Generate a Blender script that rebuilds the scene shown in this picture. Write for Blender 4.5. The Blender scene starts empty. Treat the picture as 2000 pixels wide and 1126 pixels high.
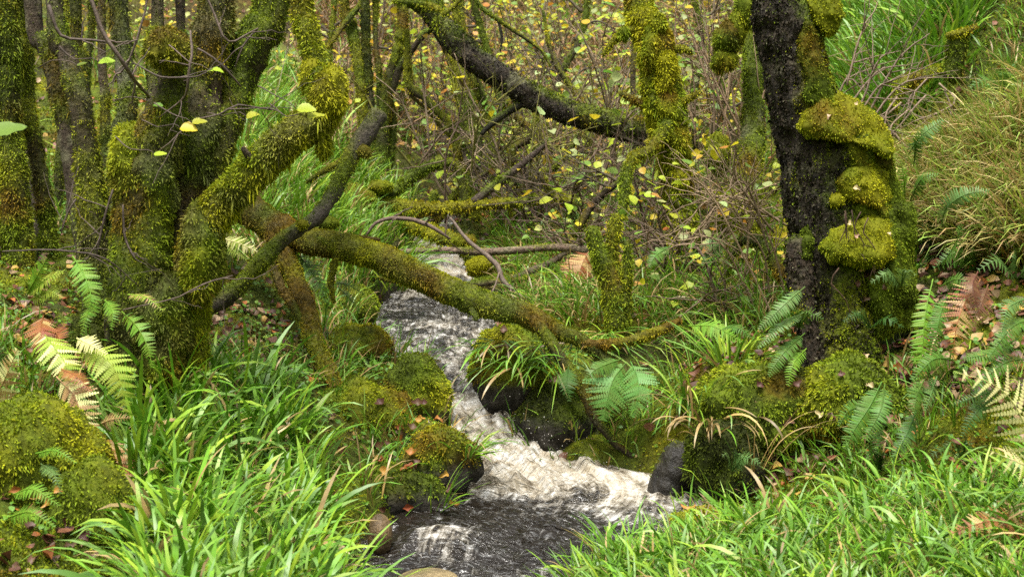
import bpy, math, random
import numpy as np
from mathutils import Vector, Matrix

# ------------------------------------------------------------------ camera, sky, sun, exposure
SC = bpy.context.scene
COL = SC.collection
CAM = np.array((0.0, 0.0, 1.55)); PITCH = math.radians(6.0); HFOV = math.radians(40.0)
F = 1000.0 / math.tan(HFOV / 2)
cd = bpy.data.cameras.new('camera'); cam = bpy.data.objects.new('camera', cd); COL.objects.link(cam)
cam.location = CAM; cam.rotation_euler = (math.pi / 2 - PITCH, 0, 0)
cd.sensor_width = 36; cd.angle = HFOV; cd.clip_start = 0.05; cd.clip_end = 400
cd.dof.use_dof = True; cd.dof.focus_distance = 6.0; cd.dof.aperture_fstop = 5.6
SC.camera = cam
SUN_EL, SUN_ROT = math.radians(74), math.radians(200)
w = bpy.data.worlds.new('World'); SC.world = w; w.use_nodes = True
nt = w.node_tree
sky = nt.nodes.new('ShaderNodeTexSky'); sky.sky_type = 'NISHITA'; sky.sun_disc = False
sky.sun_elevation = SUN_EL; sky.sun_rotation = SUN_ROT; sky.dust_density = 4; sky.air_density = 1.0; sky.ozone_density = 0.6
hs = nt.nodes.new('ShaderNodeHueSaturation'); hs.inputs['Saturation'].default_value = 0.10
bg = nt.nodes['Background']; bg.inputs['Strength'].default_value = 0.085
nt.links.new(sky.outputs[0], hs.inputs['Color']); nt.links.new(hs.outputs[0], bg.inputs['Color'])
sl = bpy.data.lights.new('sun', 'SUN'); sl.energy = 1.5; sl.angle = math.radians(16); sl.color = (1.0, 0.95, 0.86)
so = bpy.data.objects.new('sun', sl); COL.objects.link(so)
so.rotation_euler = (math.pi / 2 - SUN_EL, 0, math.pi - SUN_ROT)
so.location = (0, 0, 12)
vs = SC.view_settings; vs.view_transform = 'Standard'; vs.look = 'None'; vs.gamma = 1; vs.use_curve_mapping = False
vs.exposure = 2.0
SC.render.engine = 'CYCLES'
cy = SC.cycles
cy.max_bounces = 5; cy.diffuse_bounces = 2; cy.glossy_bounces = 3; cy.transmission_bounces = 4; cy.transparent_max_bounces = 4
cy.caustics_reflective = False; cy.caustics_refractive = False
cy.use_denoising = False; cy.denoiser = 'OPENIMAGEDENOISE'; cy.denoising_input_passes = 'RGB_ALBEDO_NORMAL'; cy.denoising_prefilter = 'ACCURATE'

random.seed(7); RNG = np.random.default_rng(11)

# ------------------------------------------------------------------ helpers: projection, noise
RT = np.array((1.0, 0, 0)); FW = np.array((0, math.cos(PITCH), -math.sin(PITCH))); UP = np.array((0, math.sin(PITCH), math.cos(PITCH)))
def P(px, py, d):
    return CAM + d * (FW + (px - 1000) / F * RT - (py - 563) / F * UP)
def proj(V):
    r = V - CAM; d = r @ FW
    dd = np.where(np.abs(d) < 1e-3, 1e-3, d)
    return 1000 + F * (r @ RT) / dd, 563 - F * (r @ UP) / dd, d
def norm(a): return a / np.maximum(np.linalg.norm(a, axis=-1, keepdims=True), 1e-9)
def _h(a, b, c):
    a = a.astype(np.int64); b = b.astype(np.int64); c = c.astype(np.int64)
    h = (a * 73856093) ^ (b * 19349663) ^ (c * 83492791)
    h = (h ^ (h >> 13)) * 1274126177 & 0x7fffffff
    h = (h ^ (h >> 16)) * 668265263 & 0x7fffffff
    return ((h ^ (h >> 11)) & 0xffffff) / float(0xffffff)
def vnoise(Q):
    i = np.floor(Q); f = Q - i; f = f * f * (3 - 2 * f); x, y, z = i[:, 0], i[:, 1], i[:, 2]; u, v, t = f[:, 0], f[:, 1], f[:, 2]
    def L(a, b, k): return a + (b - a) * k
    return L(L(L(_h(x, y, z), _h(x + 1, y, z), u), L(_h(x, y + 1, z), _h(x + 1, y + 1, z), u), v),
             L(L(_h(x, y, z + 1), _h(x + 1, y, z + 1), u), L(_h(x, y + 1, z + 1), _h(x + 1, y + 1, z + 1), u), v), t) * 2 - 1
def fbm(Q, o=3):
    Q = np.asarray(Q, float); s = 0; a = 1; n = 0
    for k in range(o):
        s = s + a * vnoise(Q * 2.03 ** k + 17.3 * k); n += a; a *= 0.5
    return s / n
def n2(x, y, f, o=3, off=0): return fbm(np.stack([x * f, y * f, np.full_like(x, off + 0.37)], 1), o)
def sstep(a, b, x):
    t = np.clip((x - a) / (b - a), 0, 1); return t * t * (3 - 2 * t)
def inpoly(px, py, poly):
    r = np.zeros(px.shape, bool); n = len(poly)
    for k in range(n):
        x1, y1 = poly[k]; x2, y2 = poly[(k + 1) % n]
        if y1 == y2: continue
        c = ((y1 > py) != (y2 > py)) & (px < (x2 - x1) * (py - y1) / (y2 - y1) + x1)
        r ^= c
    return r
def catmull(pts, step):
    p = np.asarray(pts, float); n = len(p)
    q = np.vstack([2 * p[0] - p[1], p, 2 * p[-1] - p[-2]]); out = []
    for i in range(n - 1):
        a, b, c, d = q[i], q[i + 1], q[i + 2], q[i + 3]
        m = max(2, int(np.linalg.norm((c - b)[:3]) / step))
        t = (np.arange(m) / m)[:, None]
        out.append(0.5 * (2 * b + (c - a) * t + (2 * a - 5 * b + 4 * c - d) * t ** 2 + (3 * b - a - 3 * c + d) * t ** 3))
    out.append(p[-1:]); return np.vstack(out)

# ------------------------------------------------------------------ helpers: meshes
class MB:
    def __init__(s): s.v = []; s.q = []; s.t = []; s.c = []; s.n = 0
    def add(s, V, Q=None, T=None, C=(0.2, 0.2, 0.2)):
        V = np.asarray(V, float); m = len(V)
        if m == 0: return
        s.v.append(V); C = np.asarray(C, float)
        s.c.append(np.broadcast_to(C, (m, 3)) if C.ndim == 1 else C)
        if Q is not None and len(Q): s.q.append(np.asarray(Q) + s.n)
        if T is not None and len(T): s.t.append(np.asarray(T) + s.n)
        s.n += m
    def arrays(s):
        V = np.vstack(s.v); C = np.vstack(s.c)
        Q = np.vstack(s.q).astype(np.int32) if s.q else np.zeros((0, 4), np.int32)
        T = np.vstack(s.t).astype(np.int32) if s.t else np.zeros((0, 3), np.int32)
        return V, Q, T, C
    def mesh(s, name, mat, smooth=True):
        V, Q, T, C = s.arrays(); me = bpy.data.meshes.new(name)
        nq, ntr = len(Q), len(T)
        me.vertices.add(len(V)); me.vertices.foreach_set('co', V.astype(np.float32).ravel())
        me.loops.add(nq * 4 + ntr * 3); me.loops.foreach_set('vertex_index', np.concatenate([Q.ravel(), T.ravel()]).astype(np.int32))
        me.polygons.add(nq + ntr)
        st = np.concatenate([np.arange(nq) * 4, nq * 4 + np.arange(ntr) * 3]).astype(np.int32)
        me.polygons.foreach_set('loop_start', st)
        me.polygons.foreach_set('use_smooth', np.full(nq + ntr, smooth, bool))
        a = me.color_attributes.new('Col', 'FLOAT_COLOR', 'POINT')
        a.data.foreach_set('color', np.hstack([np.clip(C, 0, 1), np.ones((len(C), 1))]).astype(np.float32).ravel())
        me.update(calc_edges=True)
        me.materials.append(mat); return me
    def build(s, name, mat, parent=None, origin=None, smooth=True):
        if origin is not None:
            s.v = [v - origin for v in s.v]
        o = bpy.data.objects.new(name, s.mesh(name, mat, smooth)); COL.objects.link(o)
        if origin is not None: o.location = origin
        if parent is not None:
            o.parent = parent
            base = WLOC.get(parent.name, np.zeros(3))
            o.location = Vector((origin if origin is not None else np.zeros(3)) - base)
        WLOC[o.name] = np.array(origin if origin is not None else (0, 0, 0), float)
        return o
WLOC = {}
def tag(o, label=None, cat=None, group=None, kind=None):
    if label: o['label'] = label
    if cat: o['category'] = cat
    if group: o['group'] = group
    if kind: o['kind'] = kind
    return o
def empty(name, loc, label, cat, group=None):
    o = bpy.data.objects.new(name, None); COL.objects.link(o); o.location = Vector(loc); o.empty_display_size = 0.1
    WLOC[o.name] = np.array(loc, float)
    return tag(o, label, cat, group)

def tube_arr(path, rad, seg=None, lump=0.15, freq=9.0, seed=0.0, flat=None, cap=True):
    """path n x 3, rad n -> V, Q, T (ends capped to a rounded point)"""
    n = len(path); seg = seg or 16
    T = norm(np.gradient(path, axis=0))
    N = np.zeros_like(T); a = np.array((0, 0, 1.0)) if abs(T[0, 2]) < 0.9 else np.array((0, -1.0, 0))
    v = a - T[0] * (a @ T[0]); N[0] = v / np.linalg.norm(v)
    for k in range(1, n):
        v = N[k - 1] - T[k] * (N[k - 1] @ T[k]); N[k] = v / max(np.linalg.norm(v), 1e-9)
    B = np.cross(T, N)
    th = np.arange(seg) / seg * 2 * np.pi
    D = N[:, None] * np.cos(th)[None, :, None] + B[:, None] * np.sin(th)[None, :, None]
    Pt = path[:, None] + D * rad[:, None, None]
    if lump:
        q = Pt.reshape(-1, 3)
        k = 1 + lump * fbm(q * freq + seed, 3) + lump * 0.45 * fbm(q * freq * 3.1 + seed, 2)
        Pt = path[:, None] + D * (rad[:, None] * k.reshape(n, seg))[:, :, None]
    V = Pt.reshape(-1, 3)
    i = np.arange(n - 1)[:, None] * seg; j = np.arange(seg)[None]; j2 = (j + 1) % seg
    Q = np.stack([i + j, i + j2, i + seg + j2, i + seg + j], -1).reshape(-1, 4)
    tr = np.zeros((0, 3), int)
    if cap:
        V = np.vstack([V, path[0] - T[0] * rad[0] * 0.4, path[-1] + T[-1] * rad[-1] * 0.5]); m = n * seg
        jj = np.arange(seg); j2 = (jj + 1) % seg
        tr = np.vstack([np.stack([np.full(seg, m), j2, jj], 1), np.stack([np.full(seg, m + 1), (n - 1) * seg + jj, (n - 1) * seg + j2], 1)])
    return V, Q, tr
def ppath(pts, step=0.025):
    """pts: (px, py, depth, diameter px) -> path, radius in metres"""
    a = np.array([np.r_[P(p[0], p[1], p[2]), 0.5 * p[3] * p[2] / F] for p in pts])
    c = catmull(a, step); return c[:, :3], np.maximum(c[:, 3], 0.0015)
def tri_of(Q, T):
    t = [np.asarray(T, int).reshape(-1, 3)]
    if len(Q): t += [Q[:, [0, 1, 2]], Q[:, [0, 2, 3]]]
    return np.vstack(t)
def scatter(V, TR, dens, wfun=None):
    a, b, c = V[TR[:, 0]], V[TR[:, 1]], V[TR[:, 2]]
    cr = np.cross(b - a, c - a); ar = np.linalg.norm(cr, axis=1) * 0.5; nn = cr / np.maximum(ar[:, None] * 2, 1e-12)
    n = int(ar.sum() * dens)
    if n < 1: return np.zeros((0, 3)), np.zeros((0, 3))
    k = np.searchsorted(np.cumsum(ar) / ar.sum(), RNG.random(n)).clip(0, len(TR) - 1)
    u = RNG.random(n); v = RNG.random(n); f = u + v > 1; u[f] = 1 - u[f]; v[f] = 1 - v[f]
    p = a[k] + (b - a)[k] * u[:, None] + (c - a)[k] * v[:, None]; m = nn[k]
    if wfun is not None:
        keep = RNG.random(n) < wfun(p, m); p, m = p[keep], m[keep]
    return p, m

# palettes (linear albedo)
MOSS_Y = np.array((0.400, 0.395, 0.014)); MOSS_G = np.array((0.180, 0.255, 0.014)); MOSS_O = np.array((0.235, 0.150, 0.012)); MOSS_D = np.array((0.050, 0.064, 0.008))
LICH = np.array((0.19, 0.185, 0.105)); BARK = np.array((0.045, 0.032, 0.020)); BARKD = np.array((0.016, 0.014, 0.010)); BARKG = np.array((0.13, 0.12, 0.085))
WARM = [0.0]; GREY = [0.0]
def moss_col(p, tone=0.0, seed=0.0, jit=0.16):
    n = len(p)
    a = fbm(p * 3.2 + seed, 3) * 1.3 + tone + RNG.normal(0, jit, n); b = fbm(p * 5.1 + 31 + seed, 2) * 1.4 + RNG.normal(0, jit, n) + WARM[0]
    y = sstep(-0.25, 0.9, a)[:, None]; c = MOSS_G * (1 - y) + MOSS_Y * y
    o = sstep(0.1, 1.0, b)[:, None]; c = c * (1 - o) + MOSS_O * o
    d = sstep(0.1, 1.0, -a)[:, None]; c = c * (1 - d) + MOSS_D * d
    if GREY[0]:
        g = (sstep(0.0, 0.6, fbm(p * 7.3 + 71 + seed, 3) * 1.5 + RNG.normal(0, 0.15, n) - 0.05) * GREY[0])[:, None]; c = c * (1 - g) + np.array((0.165, 0.160, 0.085)) * g
        g = (sstep(0.1, 0.6, fbm(p * 5.7 + 133 + seed, 3) * 1.5 + RNG.normal(0, 0.15, n)) * GREY[0])[:, None]; c = c * (1 - g) + np.array((0.085, 0.050, 0.022)) * g
    return c * RNG.uniform(0.78, 1.2, (n, 1))
def kites(mb, p, n, L, W, hang=0.35, spread=0.6, col=None):
    """one small moss shoot per point"""
    m = len(p)
    if m == 0: return
    cl = 0.55 + 0.75 * sstep(-0.45, 0.5, fbm(p * 30, 2)); L = L * 0.72 * (RNG.uniform(0.5, 1.35, m) * cl)[:, None]; W = W * RNG.uniform(0.7, 1.4, m)[:, None]
    r = RNG.normal(0, 1, (m, 3)); side = (1 - n[:, 2:3]) * 0.5
    D = norm(n * 0.9 + r * spread * 0.75 + np.array((0, 0, -1.0)) * hang * (0.15 + 0.9 * side))
    S = norm(np.cross(D, RNG.normal(0, 1, (m, 3))))
    b = p - n * 0.004; mid = p + D * L * 0.55; tip = p + D * L + np.array((0, 0, -1.0)) * L * (0.12 + 0.25 * side)
    V = np.stack([b, mid - S * W / 2, tip, mid + S * W / 2], 1).reshape(-1, 3)
    Q = np.arange(m * 4).reshape(-1, 4)
    C = np.stack([col * (0.46, 0.42, 0.42), col * 0.95, col * 1.15, col * 0.95], 1).reshape(-1, 3)  # brown old bases, darkened further to paint shade between the shoots
    mb.add(V, Q, None, C)

def blades(mb, base, az, L, W, lean, droop, S, col, curl=0.0, colb=None, powr=1.6, wprof=None):
    """curved grass blades, all arrays of length n"""
    n = len(base)
    if n == 0: return
    k = np.arange(S + 1) / S
    th = lean[:, None] + droop[:, None] * k[None] ** powr
    az2 = az[:, None] + (RNG.normal(0, 0.35, n) * 1.0)[:, None] * k[None]
    st = (L / S)[:, None]
    dx = np.cos(az2) * np.sin(th) * st; dy = np.sin(az2) * np.sin(th) * st; dz = np.cos(th) * st
    z0 = np.zeros((n, 1))
    X = base[:, 0:1] + np.hstack([z0, np.cumsum(dx[:, :-1], 1)]); Y = base[:, 1:2] + np.hstack([z0, np.cumsum(dy[:, :-1], 1)]); Z = base[:, 2:3] + np.hstack([z0, np.cumsum(dz[:, :-1], 1)])
    if wprof is None: wprof = np.interp(k, [0, 0.25, 0.7, 0.9, 1], [0.65, 1, 0.9, 0.55, 0.04])
    tw = az2 + np.pi / 2 + (RNG.normal(0, 0.5, n))[:, None]
    hw = W[:, None] * wprof[None] * 0.5
    sx, sy = np.cos(tw) * hw, np.sin(tw) * hw; sz = RNG.normal(0, 0.35, n)[:, None] * hw
    Lf = np.stack([X - sx, Y - sy, Z - sz], -1); Rt = np.stack([X + sx, Y + sy, Z + sz], -1)
    V = np.stack([Lf, Rt], 2).reshape(-1, 3)
    o = (np.arange(n) * 2 * (S + 1))[:, None]; i = (np.arange(S) * 2)[None]
    Q = np.stack([o + i, o + i + 1, o + i + 3, o + i + 2], -1).reshape(-1, 4)
    cb = col * np.array((1.1, 0.95, 0.7)) if colb is None else colb
    kk = k[None, :, None]
    C = cb[:, None] * (1 - kk) + col[:, None] * kk
    C = np.repeat(C[:, :, None], 2, 2).reshape(-1, 3)
    mb.add(V, Q, None, C)

def leaf_arr(p, nrm, az, size, fold, curl, col, asp=0.72):
    """n leaves: 9-vertex folded, curled ovate leaf each"""
    n = len(p); t = np.array([0.0, 0.33, 0.7, 1.0]); wv = np.array([0.0, 0.46, 0.36, 0.0]) * asp
    nrm = norm(nrm); a = np.stack([np.cos(az), np.sin(az), np.zeros(n)], 1); X = norm(a - nrm * np.sum(a * nrm, 1, keepdims=True)); Y = np.cross(nrm, X)
    mid = []; l = []; r = []
    s = size[:, None]
    for k in range(4):
        c = p + X * s * (t[k] - 0.5) + nrm * s * (curl[:, None] * (t[k] - 0.5) ** 2 * 2)
        mid.append(c)
        if 0 < k < 3:
            up = nrm * s * wv[k] * fold[:, None]
            l.append(c + Y * s * wv[k] + up); r.append(c - Y * s * wv[k] + up)
    V = np.stack([mid[0], mid[1], mid[2], mid[3], l[0], l[1], r[0], r[1]], 1).reshape(-1, 3)
    o = np.arange(n)[:, None] * 8
    Q = np.vstack([o + np.array([[1, 2, 5, 4]]), o + np.array([[2, 1, 6, 7]])])
    T = np.vstack([o + np.array([[0, 1, 4]]), o + np.array([[0, 6, 1]]), o + np.array([[2, 3, 5]]), o + np.array([[2, 7, 3]])])
    return V, Q, T, np.repeat(col, 8, 0)

# ------------------------------------------------------------------ materials
def mat_new(name):
    m = bpy.data.materials.new(name); m.use_nodes = True; t = m.node_tree
    return m, t, t.nodes['Principled BSDF'], t.nodes['Material Output']
def attr_mat(name, rough=0.8, spec=0.3, transl=0.0, bump=0.0, bscale=60, var=0.35, vscale=40, objrand=0.0, base=None, coat=0.0, speck=None, bdist=0.02):
    m, t, b, out = mat_new(name); L = t.links.new
    if base is None:
        a = t.nodes.new('ShaderNodeAttribute'); a.attribute_name = 'Col'; c = a.outputs['Color']
    else:
        a = t.nodes.new('ShaderNodeRGB'); a.outputs[0].default_value = (*base, 1); c = a.outputs[0]
    tc = t.nodes.new('ShaderNodeTexCoord')
    no = t.nodes.new('ShaderNodeTexNoise'); no.inputs['Scale'].default_value = vscale; no.inputs['Detail'].default_value = 4
    L(tc.outputs['Object'], no.inputs['Vector'])
    mr = t.nodes.new('ShaderNodeMapRange'); mr.inputs[1].default_value = 0.3; mr.inputs[2].default_value = 0.7
    mr.inputs[3].default_value = 1 - var; mr.inputs[4].default_value = 1 + var; L(no.outputs[0], mr.inputs[0])
    mx = t.nodes.new('ShaderNodeVectorMath'); mx.operation = 'SCALE'; L(c, mx.inputs[0]); L(mr.outputs[0], mx.inputs['Scale']); c = mx.outputs[0]
    if speck:
        n5 = t.nodes.new('ShaderNodeTexNoise'); n5.inputs['Scale'].default_value = 75; n5.inputs['Detail'].default_value = 5; n5.inputs['Roughness'].default_value = 0.7; L(tc.outputs['Object'], n5.inputs['Vector'])
        m5 = t.nodes.new('ShaderNodeMapRange'); m5.inputs[1].default_value = 0.55; m5.inputs[2].default_value = 0.66; m5.inputs[4].default_value = speck; L(n5.outputs[0], m5.inputs[0])
        x5 = t.nodes.new('ShaderNodeMix'); x5.data_type = 'RGBA'; L(m5.outputs[0], x5.inputs[0]); L(c, x5.inputs[6]); x5.inputs[7].default_value = (0.14, 0.135, 0.080, 1); c = x5.outputs[2]
    if objrand:
        oi = t.nodes.new('ShaderNodeObjectInfo'); h = t.nodes.new('ShaderNodeHueSaturation')
        m2 = t.nodes.new('ShaderNodeMapRange'); m2.inputs[3].default_value = 0.5 - objrand * 0.06; m2.inputs[4].default_value = 0.5 + objrand * 0.06
        m3 = t.nodes.new('ShaderNodeMapRange'); m3.inputs[3].default_value = 1 - objrand * 0.5; m3.inputs[4].default_value = 1 + objrand * 0.4
        L(oi.outputs['Random'], m2.inputs[0]); L(oi.outputs['Random'], m3.inputs[0]); L(m2.outputs[0], h.inputs['Hue']); L(m3.outputs[0], h.inputs['Value']); L(c, h.inputs['Color']); c = h.outputs[0]
    L(c, b.inputs['Base Color']); b.inputs['Roughness'].default_value = rough; b.inputs['Specular IOR Level'].default_value = spec
    b.inputs['Coat Weight'].default_value = coat
    if bump:
        n3 = t.nodes.new('ShaderNodeTexNoise'); n3.inputs['Scale'].default_value = bscale; n3.inputs['Detail'].default_value = 6; n3.inputs['Roughness'].default_value = 0.65
        L(tc.outputs['Object'], n3.inputs['Vector'])
        bp = t.nodes.new('ShaderNodeBump'); bp.inputs['Strength'].default_value = bump; bp.inputs['Distance'].default_value = bdist
        L(n3.outputs[0], bp.inputs['Height']); L(bp.outputs[0], b.inputs['Normal'])
    if transl:
        tr = t.nodes.new('ShaderNodeBsdfTranslucent'); ms = t.nodes.new('ShaderNodeMixShader'); ms.inputs[0].default_value = transl
        L(c, tr.inputs['Color']); L(b.outputs[0], ms.inputs[1]); L(tr.outputs[0], ms.inputs[2]); L(ms.outputs[0], out.inputs['Surface'])
    return m
M_SOIL = attr_mat('soil_moss', 0.9, 0.2, 0, 0.9, 45, 0.45, 30)
M_BARK = attr_mat('bark', 0.8, 0.2, 0, 1.0, 70, 0.5, 55, speck=0.45)
M_BARKW = attr_mat('wet_bark', 0.62, 0.18, 0, 1.0, 34, 0.75, 45, speck=0.4, bdist=0.035)
M_MOSS = attr_mat('moss', 0.8, 0.12, 0.15, 0, 1, 0.15, 15)
M_GRASS = attr_mat('grass_blade', 0.42, 0.4, 0.25, 0, 1, 0.15, 30)
M_LEAF = attr_mat('leaf', 0.5, 0.35, 0.35, 0, 1, 0.2, 60)
M_LITTER = attr_mat('dead_leaf', 0.55, 0.4, 0.12, 0, 1, 0.3, 70)
M_TWIG = attr_mat('twig', 0.7, 0.3, 0, 0.3, 90, 0.35, 60)
M_ROCK = attr_mat('wet_rock', 0.45, 0.35, 0, 1.0, 22, 0.5, 18)

# ------------------------------------------------------------------ stream course (px, py, depth, half width m, drop of the bed, foam, turbulence m)
ST = [(900, 1400, 3.6, .34, .10, .25, .012), (898, 1180, 4.5, .32, .12, .28, .024), (900, 1120, 4.82, .32, .12, .30, .030), (930, 1068, 5.06, .38, .12, .16, .020),
      (1010, 1020, 5.28, .45, .12, .14, .019), (1075, 985, 5.47, .52, .12, .42, .018), (1090, 955, 5.66, .35, .12, .70, .022), (1015, 905, 5.87, .15, .10, .82, .034),
      (950, 845, 6.08, .088, .08, .68, .030), (912, 775, 6.33, .072, .07, .58, .028), (885, 715, 6.66, .11, .07, .50, .026), (838, 660, 7.15, .29, .10, .46, .024),
      (835, 622, 7.8, .30, .10, .38, .022), (835, 588, 8.45, .22, .08, .35, .020), (868, 550, 8.85, .14, .06, .8, .03), (850, 508, 9.3, .13, .06, .9, .03),
      (838, 470, 9.8, .12, .05, .7, .025), (846, 440, 10.6, .12, .05, .4, .02), (880, 415, 12.2, .15, .05, .3, .015)]
_stp = np.array([np.r_[P(s[0], s[1], s[2]), s[3:]] for s in ST])
_stp = np.vstack([np.r_[-.1, 1.0, -.10, .4, .1, .2, .012], _stp])
SP = catmull(_stp, 0.02)
SS = np.r_[0, np.cumsum(np.linalg.norm(np.diff(SP[:, :3], axis=0), axis=1))]
def stream_at(x, y):
    """nearest point of the course: signed lateral distance, arclength, level, half width, depth, foam, turbulence"""
    out = np.zeros((len(x), 7)); q = SP[::2]; ss = SS[::2]
    T = norm(np.gradient(q[:, :2], axis=0))
    for i in range(0, len(x), 20000):
        dx = x[i:i + 20000, None] - q[None, :, 0]; dy = y[i:i + 20000, None] - q[None, :, 1]
        d2 = dx * dx + dy * dy; wgt = np.exp(-(d2 - d2.min(1, keepdims=True)) / 0.006); wgt /= wgt.sum(1, keepdims=True)
        k = d2.argmin(1); r = np.arange(len(k))
        sg = np.sign(T[k, 0] * dy[r, k] - T[k, 1] * dx[r, k])
        out[i:i + 20000, 0] = sg * np.sqrt(d2[r, k]); out[i:i + 20000, 1] = wgt @ ss
        out[i:i + 20000, 2:] = wgt @ q[:, 2:7]
    return out

# ------------------------------------------------------------------ ground: thin plate through measured points
GC = [P(*a) for a in [(230, 1180, 4.0), (480, 1150, 4.25), (660, 1110, 4.7), (-200, 1100, 3.6), (40, 980, 4.3), (250, 950, 4.75), (480, 930, 5.1), (690, 960, 5.2),
      (60, 800, 4.9), (-250, 800, 4.6), (300, 770, 5.5), (540, 760, 5.8), (700, 830, 5.75), (820, 880, 5.72), (740, 930, 5.5), (60, 620, 5.5), (-200, 560, 5.7), (330, 620, 6.3), (480, 610, 6.5), (640, 660, 6.6), (700, 640, 6.95), (730, 570, 7.9), (560, 500, 7.2),
      (440, 430, 7.6), (620, 400, 8.3), (740, 470, 9.0), (540, 250, 9.5), (100, 380, 7.8), (-200, 300, 8.5), (100, 150, 10.5), (300, 250, 9.5), (650, 180, 12.0), (700, 300, 10.6), (790, 400, 11.0),
      (1140, 1180, 4.35), (1500, 1150, 4.15), (2000, 1180, 3.7), (2250, 1050, 3.9), (1300, 1070, 4.85), (1480, 1030, 4.95), (1700, 985, 4.85), (2000, 930, 4.6),
      (1400, 715, 5.85), (1500, 695, 5.85), (1640, 705, 5.82), (1410, 950, 5.5), (1500, 935, 5.38), (1620, 915, 5.28), (1740, 895, 5.2), (1800, 740, 5.5), (2050, 720, 5.2), (2300, 650, 5.1), (1300, 720, 6.5), (1160, 660, 6.75), (1010, 645, 6.85), (1120, 840, 6.1), (1230, 820, 6.05), (1300, 960, 5.62),
      (960, 600, 7.9), (1060, 590, 7.8), (1210, 610, 6.9), (1350, 570, 7.2), (1450, 520, 7.4), (1000, 520, 8.9), (1150, 480, 8.7), (1300, 420, 8.8), (1420, 380, 8.6),
      (960, 430, 10.2), (1000, 380, 11.6), (1150, 360, 11.2), (1300, 260, 11.5), (1430, 200, 10.8), (1600, 250, 9.2), (1750, 420, 6.9), (1900, 420, 6.4), (2050, 330, 6.4), (2250, 250, 6.2), (1830, 250, 7.6), (1980, 100, 7.4), (1750, 120, 8.8), (1900, 0, 9.2),
      (900, 330, 12.6), (1050, 250, 14.0), (850, 180, 15.0), (1000, 80, 17.5), (1200, 100, 15.5), (1450, 60, 13.5), (700, 50, 15.5), (1650, 0, 11.5), (400, 100, 13.0)]]
GC += [np.array(a, float) for a in [(-4.5, 3, 1.1), (-6, 7, 2.6), (-9, 12, 5.5), (-6, 16, 5.6), (4.2, 3, 1.3), (5.5, 6, 4.0), (7, 10, 6.0), (7, 15, 6.4), (0, 22, 5.0), (4, 21, 6.0), (-4, 21, 5.8), (-2, 1, .55), (2, 1, .5), (-4, -1, 1.0), (4, -1, 1.2)]]
GC = np.array(GC)
def tps_fit(p, z, lam=0.004):
    n = len(p); r2 = ((p[:, None] - p[None]) ** 2).sum(-1); K = 0.5 * r2 * np.log(r2 + 1e-9) + lam * np.eye(n)
    A = np.zeros((n + 3, n + 3)); A[:n, :n] = K; A[:n, n] = 1; A[:n, n + 1:] = p; A[n:, :n] = A[:n, n:].T
    return np.linalg.solve(A, np.r_[z, 0, 0, 0])
_w = tps_fit(GC[:, :2], GC[:, 2])
def tps(x, y):
    o = np.zeros(len(x)); p = GC[:, :2]; n = len(p)
    for i in range(0, len(x), 30000):
        q = np.stack([x[i:i + 30000], y[i:i + 30000]], 1); r2 = ((q[:, None] - p[None]) ** 2).sum(-1)
        o[i:i + 30000] = (0.5 * r2 * np.log(r2 + 1e-9)) @ _w[:n] + _w[n] + q @ _w[n + 1:]
    return o
def ground_raw(x, y):
    xc = np.clip(x, -7.5, 7.0); yc = np.clip(y, -1.0, 21.5)
    z = tps(xc, yc)
    e = np.hypot(x - xc, y - yc); z = z + e * 0.42 + sstep(0, 8, e) * n2(x, y, 0.09, 3, 5) * 2.5
    z = z + 0.055 * n2(x, y, 2.1, 3) + 0.030 * n2(x, y, 6.3, 2, 3) + 0.010 * n2(x, y, 19, 2, 7)
    return z
def ground_h(x, y):
    z = ground_raw(x, y); near = (np.abs(x) < 4) & (y > 0.5) & (y < 14)
    s = stream_at(x[near], y[near]); lat = np.abs(s[:, 0]) + 0.035 * n2(x[near], y[near], 5, 2, 9); hw = s[:, 3]
    bed = s[:, 2] - s[:, 4]
    zz = z[near]
    k = sstep(0.0, 0.20, lat - hw + 0.05)
    bank = np.maximum(zz, s[:, 2] + 0.03)
    bank = np.where(lat < hw + 0.6, bank, zz)
    z[near] = bed * (1 - k) + bank * k
    return z
gx = np.unique(np.concatenate([np.linspace(-60, -5, 28), np.arange(-5, 5.01, 0.05), np.linspace(5, 60, 28)]))
gy = np.unique(np.concatenate([np.linspace(-30, 2, 22), np.arange(2, 12.01, 0.05), np.arange(12, 22, 0.16), np.linspace(22, 90, 28)]))
GX, GY = np.meshgrid(gx, gy); gz = ground_h(GX.ravel(), GY.ravel()).reshape(GX.shape)
def H(x, y):
    x = np.asarray(x, float); y = np.asarray(y, float)
    i = np.clip(np.searchsorted(gx, x) - 1, 0, len(gx) - 2); j = np.clip(np.searchsorted(gy, y) - 1, 0, len(gy) - 2)
    u = np.clip((x - gx[i]) / (gx[i + 1] - gx[i]), 0, 1); v = np.clip((y - gy[j]) / (gy[j + 1] - gy[j]), 0, 1)
    return (gz[j, i] * (1 - u) + gz[j, i + 1] * u) * (1 - v) + (gz[j + 1, i] * (1 - u) + gz[j + 1, i + 1] * u) * v
def Hn(x, y, e=0.06):
    a = (H(x + e, y) - H(x - e, y)) / (2 * e); b = (H(x, y + e) - H(x, y - e)) / (2 * e)
    return norm(np.stack([-a, -b, np.ones_like(a)], -1))
_ds = np.arange(3.2, 26, 0.02)
def G(px, py):
    """where the ray through a point of the picture meets the ground"""
    q = P(px, py, 1.0) - CAM; pts = CAM + _ds[:, None] * q
    below = pts[:, 2] < H(pts[:, 0], pts[:, 1])
    k = int(below.argmax()) if below.any() else len(_ds) - 1
    return pts[k], _ds[k]

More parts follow.
